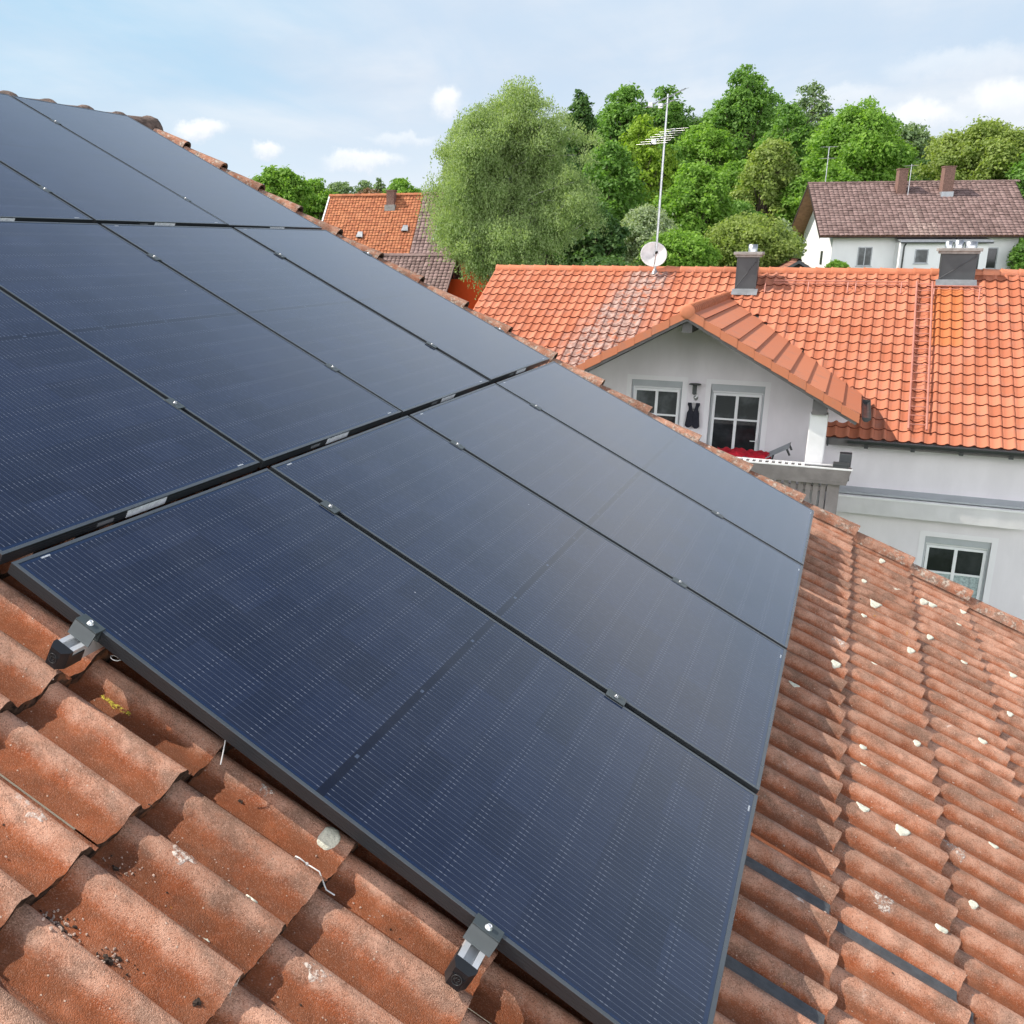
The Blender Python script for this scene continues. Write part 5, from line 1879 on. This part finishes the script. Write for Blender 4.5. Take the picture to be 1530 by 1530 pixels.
def tree(px, top, bot, hw, depth, kind, label, group, leaf=.20, dens=1.0, shape=.9, cs=None, cat='tree', name='broadleaf_tree', trunk=True, seed=None, nclump=None, flat=.8, bark='bark'):
    TREE_N[0] += 1
    sd = seed if seed is not None else TREE_N[0] * 17 + 3
    rg_ = np.random.default_rng(sd)
    pt_ = at(px, top, depth)
    pb_ = at(px, bot, depth)
    gz = terrain(pb_.x, pb_.y)
    z_top = pt_.z
    zc = min(pb_.z, z_top - 1.0)
    base = Vector((pb_.x, pb_.y, min(gz, zc - .4)))
    H = z_top - base.z
    z0 = max(.3, zc - base.z)
    Rr = hw / FPX * depth
    root = thing(name, Matrix.Translation(base), label, cat, group)
    cs = cs or Rr * .175
    nclump = nclump or int(125 + 40 * (H - z0) / Rr)
    leaf *= .72
    Rin, Hin, zin = max(.2, Rr - cs * .65), H - cs * .6, z0 + cs * .4
    vol_area = 4 * math.pi * (cs ** 2) * nclump
    n = int(dens * min(42000, vol_area / (leaf * leaf * 1.25) * .62))
    P, Nn, cen = crown_points(rg_, Hin, Rin, zin, n, nclump, cs, shape, flat)
    me = leaf_mesh('crown', P, Nn, leaf, rg_, LM[kind])
    o = bpy.data.objects.new('crown', me)
    o.parent = root
    COL.objects.link(o)
    if trunk:
        b = MB()
        top_ = Vector((rg_.normal() * .1 * Rr, rg_.normal() * .1 * Rr, z0 + (H - z0) * .72))
        r0 = max(.08, H * .018)
        b.tube([(0, 0, -.3), (r0 * .5, 0, z0 * .5), (top_.x * .5, top_.y * .5, z0 + (H - z0) * .3), top_], [r0 * 1.25, r0, r0 * .7, r0 * .2], 8)
        for i in range(0, nclump, 3):
            c = Vector(cen[i])
            f = max(.15, min(.85, (c.z - z0) / (H - z0) * .8))
            st = Vector((top_.x * f, top_.y * f, z0 * .8 + (top_.z - z0 * .8) * f * .8))
            mid_ = (st + c) / 2 + Vector((0, 0, -.05 * (c - st).length))
            b.tube([st, mid_, c], [r0 * .38, r0 * .22, r0 * .07], 5)
        b.build_local = None
        me2 = bpy.data.meshes.new('trunk')
        me2.from_pydata(b.v, [], b.f)
        me2.materials.append(M[bark])
        o2 = bpy.data.objects.new('trunk', me2)
        o2.parent = root
        COL.objects.link(o2)
    return root


HILL = 'trees on the wooded slope'
TL = [
    # px, top, bottom, half width px, depth, kind, label, leaf
    (858, 138, 330, 30, 108, 'dark', 'tall narrow dark tree rising just right of the birch top', .24, 1.2),
    (925, 128, 330, 50, 100, 'mid', 'tall mid green tree with two tops left of the aerial mast', .24, 1.0),
    (980, 132, 330, 46, 112, 'mid', 'tall green tree behind the top of the aerial mast', .25, 1.0),
    (1096, 98, 330, 56, 110, 'mid', 'tallest tree on the slope, dark green with open top', .25, 1.0),
    (1040, 190, 330, 62, 102, 'bright', 'broad light green tree left of the tallest tree', .23, 1.0),
    (950, 178, 360, 50, 88, 'yellow', 'yellow-green tree between birch and aerial mast', .20, 1.0),
    (1195, 122, 330, 40, 122, 'grey', 'thin grey-green tree whose feathery top shows behind the others', .26, .55),
    (1165, 160, 350, 52, 100, 'mid', 'rounded green tree right of the tallest tree', .23, 1.0),
    (1135, 205, 390, 50, 82, 'olive', 'olive tree above the pale shrubs by the white house', .20, 1.0),
    (1262, 155, 370, 84, 92, 'bright', 'large bright green tree behind the left end of the white house', .22, 1.0),
    (1338, 186, 340, 44, 112, 'grey', 'darker thin-leaved tree behind the white house chimneys', .25, .9),
    (1450, 180, 345, 86, 98, 'olive', 'wide olive green oak behind the right half of the white house', .22, 1.0),
    (1532, 172, 400, 44, 92, 'mid', 'green tree cut by the right edge beside the white house', .22, 1.0),
    (1030, 246, 400, 62, 68, 'bright', 'round bright green tree with dense crown behind the dish', .17, 1.0),
    (900, 215, 420, 62, 74, 'mid', 'leafy green tree directly right of the birch', .18, 1.0),
    (880, 300, 430, 56, 58, 'dark', 'dark shaded tree beside the birch foot', .17, 1.0),
    (1085, 300, 400, 60, 76, 'mid', 'low green tree between the dish and the olive tree', .18, 1.0),
    (820, 200, 420, 50, 66, 'dark', 'dark tree mostly hidden behind the birch', .18, .8),
    (1240, 250, 380, 50, 86, 'bright', 'lower light green tree left of the white house gable', .19, 1.0),
    (1395, 230, 345, 50, 106, 'dark', 'dark tree filling the gap behind the two brick chimneys', .23, 1.0),
    (1010, 160, 330, 60, 125, 'dark', 'dark tree in the back row behind the aerial mast', .27, .9),
    (1240, 200, 330, 50, 118, 'dark', 'dark tree in the back row left of the white house', .27, .9),
    (1150, 240, 350, 60, 112, 'dark', 'shaded tree deep in the slope behind the olive tree', .25, .8),
    (890, 168, 330, 44, 116, 'mid', 'green tree behind the gap right of the birch top', .26, .9),
    (1060, 160, 330, 60, 128, 'mid', 'back-row green tree under the left shoulder of the tallest tree', .27, .9),
    (1140, 150, 330, 50, 132, 'mid', 'back-row green tree right under the tallest tree', .27, .9),
    (1300, 172, 330, 60, 126, 'mid', 'back-row green tree above the white house ridge', .27, .9),
    (1375, 205, 330, 40, 120, 'olive', 'small olive tree in the dip right of the back row', .25, .9),
    (1100, 235, 350, 52, 90, 'bright', 'light green tree in the middle of the slope below the tallest tree', .20, 1.0),
    (985, 215, 350, 46, 92, 'mid', 'green tree right behind the middle of the aerial mast', .20, 1.0),
    (1190, 265, 370, 44, 80, 'bright', 'light green tree left of the white house eave', .18, 1.0),
]
for i, (px, top, bot, hw, dep, kind, lab, lf, dn) in enumerate(TL):
    tree(px, top, bot, hw, dep, kind, lab, HILL, lf, dn)
LEFT = 'trees beyond the roof verge on the left'
for (px, top, bot, hw, dep, kind, lab, lf, dn) in (
        (415, 248, 345, 52, 76, 'bright', 'bright green tree just above the roof verge, leftmost of the trees', .17, 1.0),
        (470, 268, 345, 40, 82, 'bright', 'second green tree above the verge, left of the old house', .18, 1.0),
        (508, 270, 345, 32, 96, 'grey', 'grey-green tree behind the left end of the old house ridge', .20, .9),
        (552, 282, 340, 34, 92, 'copper', 'small copper-brown tree peeping over the old house ridge', .18, 1.0),
        (545, 268, 340, 22, 112, 'grey', 'slim grey-green tree behind the copper-brown one', .22, .7),
        (598, 268, 340, 40, 92, 'bright', 'round bright green tree behind the old house chimney', .18, 1.0),
        (566, 264, 340, 14, 120, 'grey', 'far thin tree top left of the old house chimney', .22, .6),
        (650, 280, 350, 40, 96, 'mid', 'green tree between the old house ridge and the birch', .19, .9)):
    tree(px, top, bot, hw, dep, kind, lab, LEFT, lf, dn)
SHR = 'shrubs in the gardens'
for (px, top, bot, hw, dep, kind, lab, lf, dn) in (
        (1110, 322, 420, 78, 58, 'olive', 'wide light green shrub behind the narrow chimney', .12, .9),
        (1160, 330, 420, 34, 60, 'pale', 'pale silvery shrub at the foot of the white house gable', .11, .9),
        (962, 305, 420, 52, 62, 'pale', 'pale blossoming shrub left of the dish', .11, .8),
        (1010, 345, 420, 60, 56, 'bright', 'light green shrub behind the dish', .12, .9),
        (1250, 388, 412, 20, 54, 'bright', 'bright green climber beside the shed gable', .09, 1.0),
        (1525, 350, 430, 22, 66, 'mid', 'green shrub at the right end of the white house', .12, 1.0),
        (900, 385, 440, 60, 52, 'dark', 'dark shrub just above the orange ridge right of the birch', .12, .9)):
    tree(px, top, bot, hw, dep, kind, lab, SHR, lf, dn, cat='shrub', name='shrub', trunk=True)

# weeping birch: trunk and limbs, hanging strands of small leaves
bdep = 41
bb0 = at(748, 400, bdep)
gz = terrain(bb0.x, bb0.y)
brt = thing('birch_tree', (bb0.x, bb0.y, gz), 'tall weeping birch with pale limbs and hanging light green foliage', 'tree')
rgb = np.random.default_rng(77)
S_ = bdep / FPX
topz = at(760, 128, bdep).z - gz
rt = CR[0].copy()
bk_ = Vector((0.897, 0.442, 0))
def bp(x, y, off=0.0):
    """crown place from the survey: lateral and height of a limb, and how far behind the stem"""
    return at(x, y, bdep) - Vector((bb0.x, bb0.y, gz)) + bk_ * off
limbs = []
b = MB()
stem = [Vector((0, 0, -.3)), bp(746, 470), bp(744, 330), bp(735, 270), bp(742, 225), bp(758, 185)]
b.tube(stem, [.24, .20, .16, .11, .07, .02], 9)
ends = []
for (x, y) in ((696, 215), (680, 265), (668, 325), (715, 190), (735, 172), (790, 166), (815, 190), (840, 235), (848, 300), (800, 250), (715, 240), (770, 190), (690, 330), (835, 345), (760, 330), (678, 245), (780, 300), (725, 195), (805, 200), (700, 290), (684, 325), (720, 345), (795, 350), (850, 265), (740, 300), (700, 250), (700, 195), (760, 165), (780, 340), (820, 310), (674, 300), (690, 228), (858, 330), (854, 262), (705, 330), (735, 350), (765, 345), (758, 168), (830, 205), (860, 300)):
    for off in (rgb.uniform(-2.2, -.3), rgb.uniform(.2, 2.2)):
        e = bp(x + rgb.normal() * 10, y + rgb.normal() * 10, off)
        k = min(4, max(1, int((410 - y) / 55)))
        f = rgb.uniform(.2, .8)
        st = stem[k].lerp(stem[min(5, k + 1)], f) * .95
        if st.z > e.z - .3:
            st = stem[max(1, k - 1)].lerp(stem[k], f)
        md = st.lerp(e, .55) + Vector((0, 0, .28))
        b.tube([st, md, e], [.036, .020, .006], 6)
        ends.append((st, md, e))
o2 = b.build('trunk', M['birchbark'], None)
o2.parent = brt
P, Nn, Tn = [], [], []
for (st, md, e) in ends:
    for q in range(9):
        f = rgb.uniform(.35, 1.05)
        c0 = (st.lerp(md, f / .55) if f < .55 else md.lerp(e, (f - .55) / .45)) + Vector(rgb.normal(size=3) * np.array([.38, .38, .30]))
        r_ = rgb.uniform(.28, .62)
        for i in range(int(410 * r_ * r_ / .2)):
            d = Vector(rgb.normal(size=3)).normalized()
            if d.z < -.2:
                d.z *= -.6
            rad = r_ * (1 - .5 * rgb.random() ** 1.5)
            p = c0 + d * rad + Vector((0, 0, -.55 * (1 - max(0, d.z)) * rad))
            P.append(p + Vector(rgb.normal(size=3) * .06))
            Nn.append(np.array(d) + rgb.normal(size=3) * .6)
    for q in range(26):
        f = rgb.uniform(.35, 1.08)
        p = (st.lerp(md, f / .55) if f < .55 else md.lerp(e, (f - .55) / .45)) + Vector(rgb.normal(size=3) * np.array([.42, .42, .34]))
        ln_ = rgb.uniform(.35, 1.15)
        dirv = Vector((rgb.normal() * .2, rgb.normal() * .2, -1)).normalized()
        for i in range(int(ln_ / .04)):
            P.append(p + dirv * (i * .04) + Vector(rgb.normal(size=3) * .04))
            Nn.append(rgb.normal(size=3) + np.array([-.2, .5, .2]))
P = np.array([tuple(p) for p in P])
Nn = np.array(Nn)
ex = np.tile(np.array([0, 0, -1.0]), (len(P), 1)) + rgb.normal(size=(len(P), 3)) * .5
me = leaf_mesh('crown', P, Nn, .042, rgb, LM['birch'], ex, .55)
oc_ = bpy.data.objects.new('crown', me)
oc_.parent = brt
COL.objects.link(oc_)
print('birch leaves', len(P))
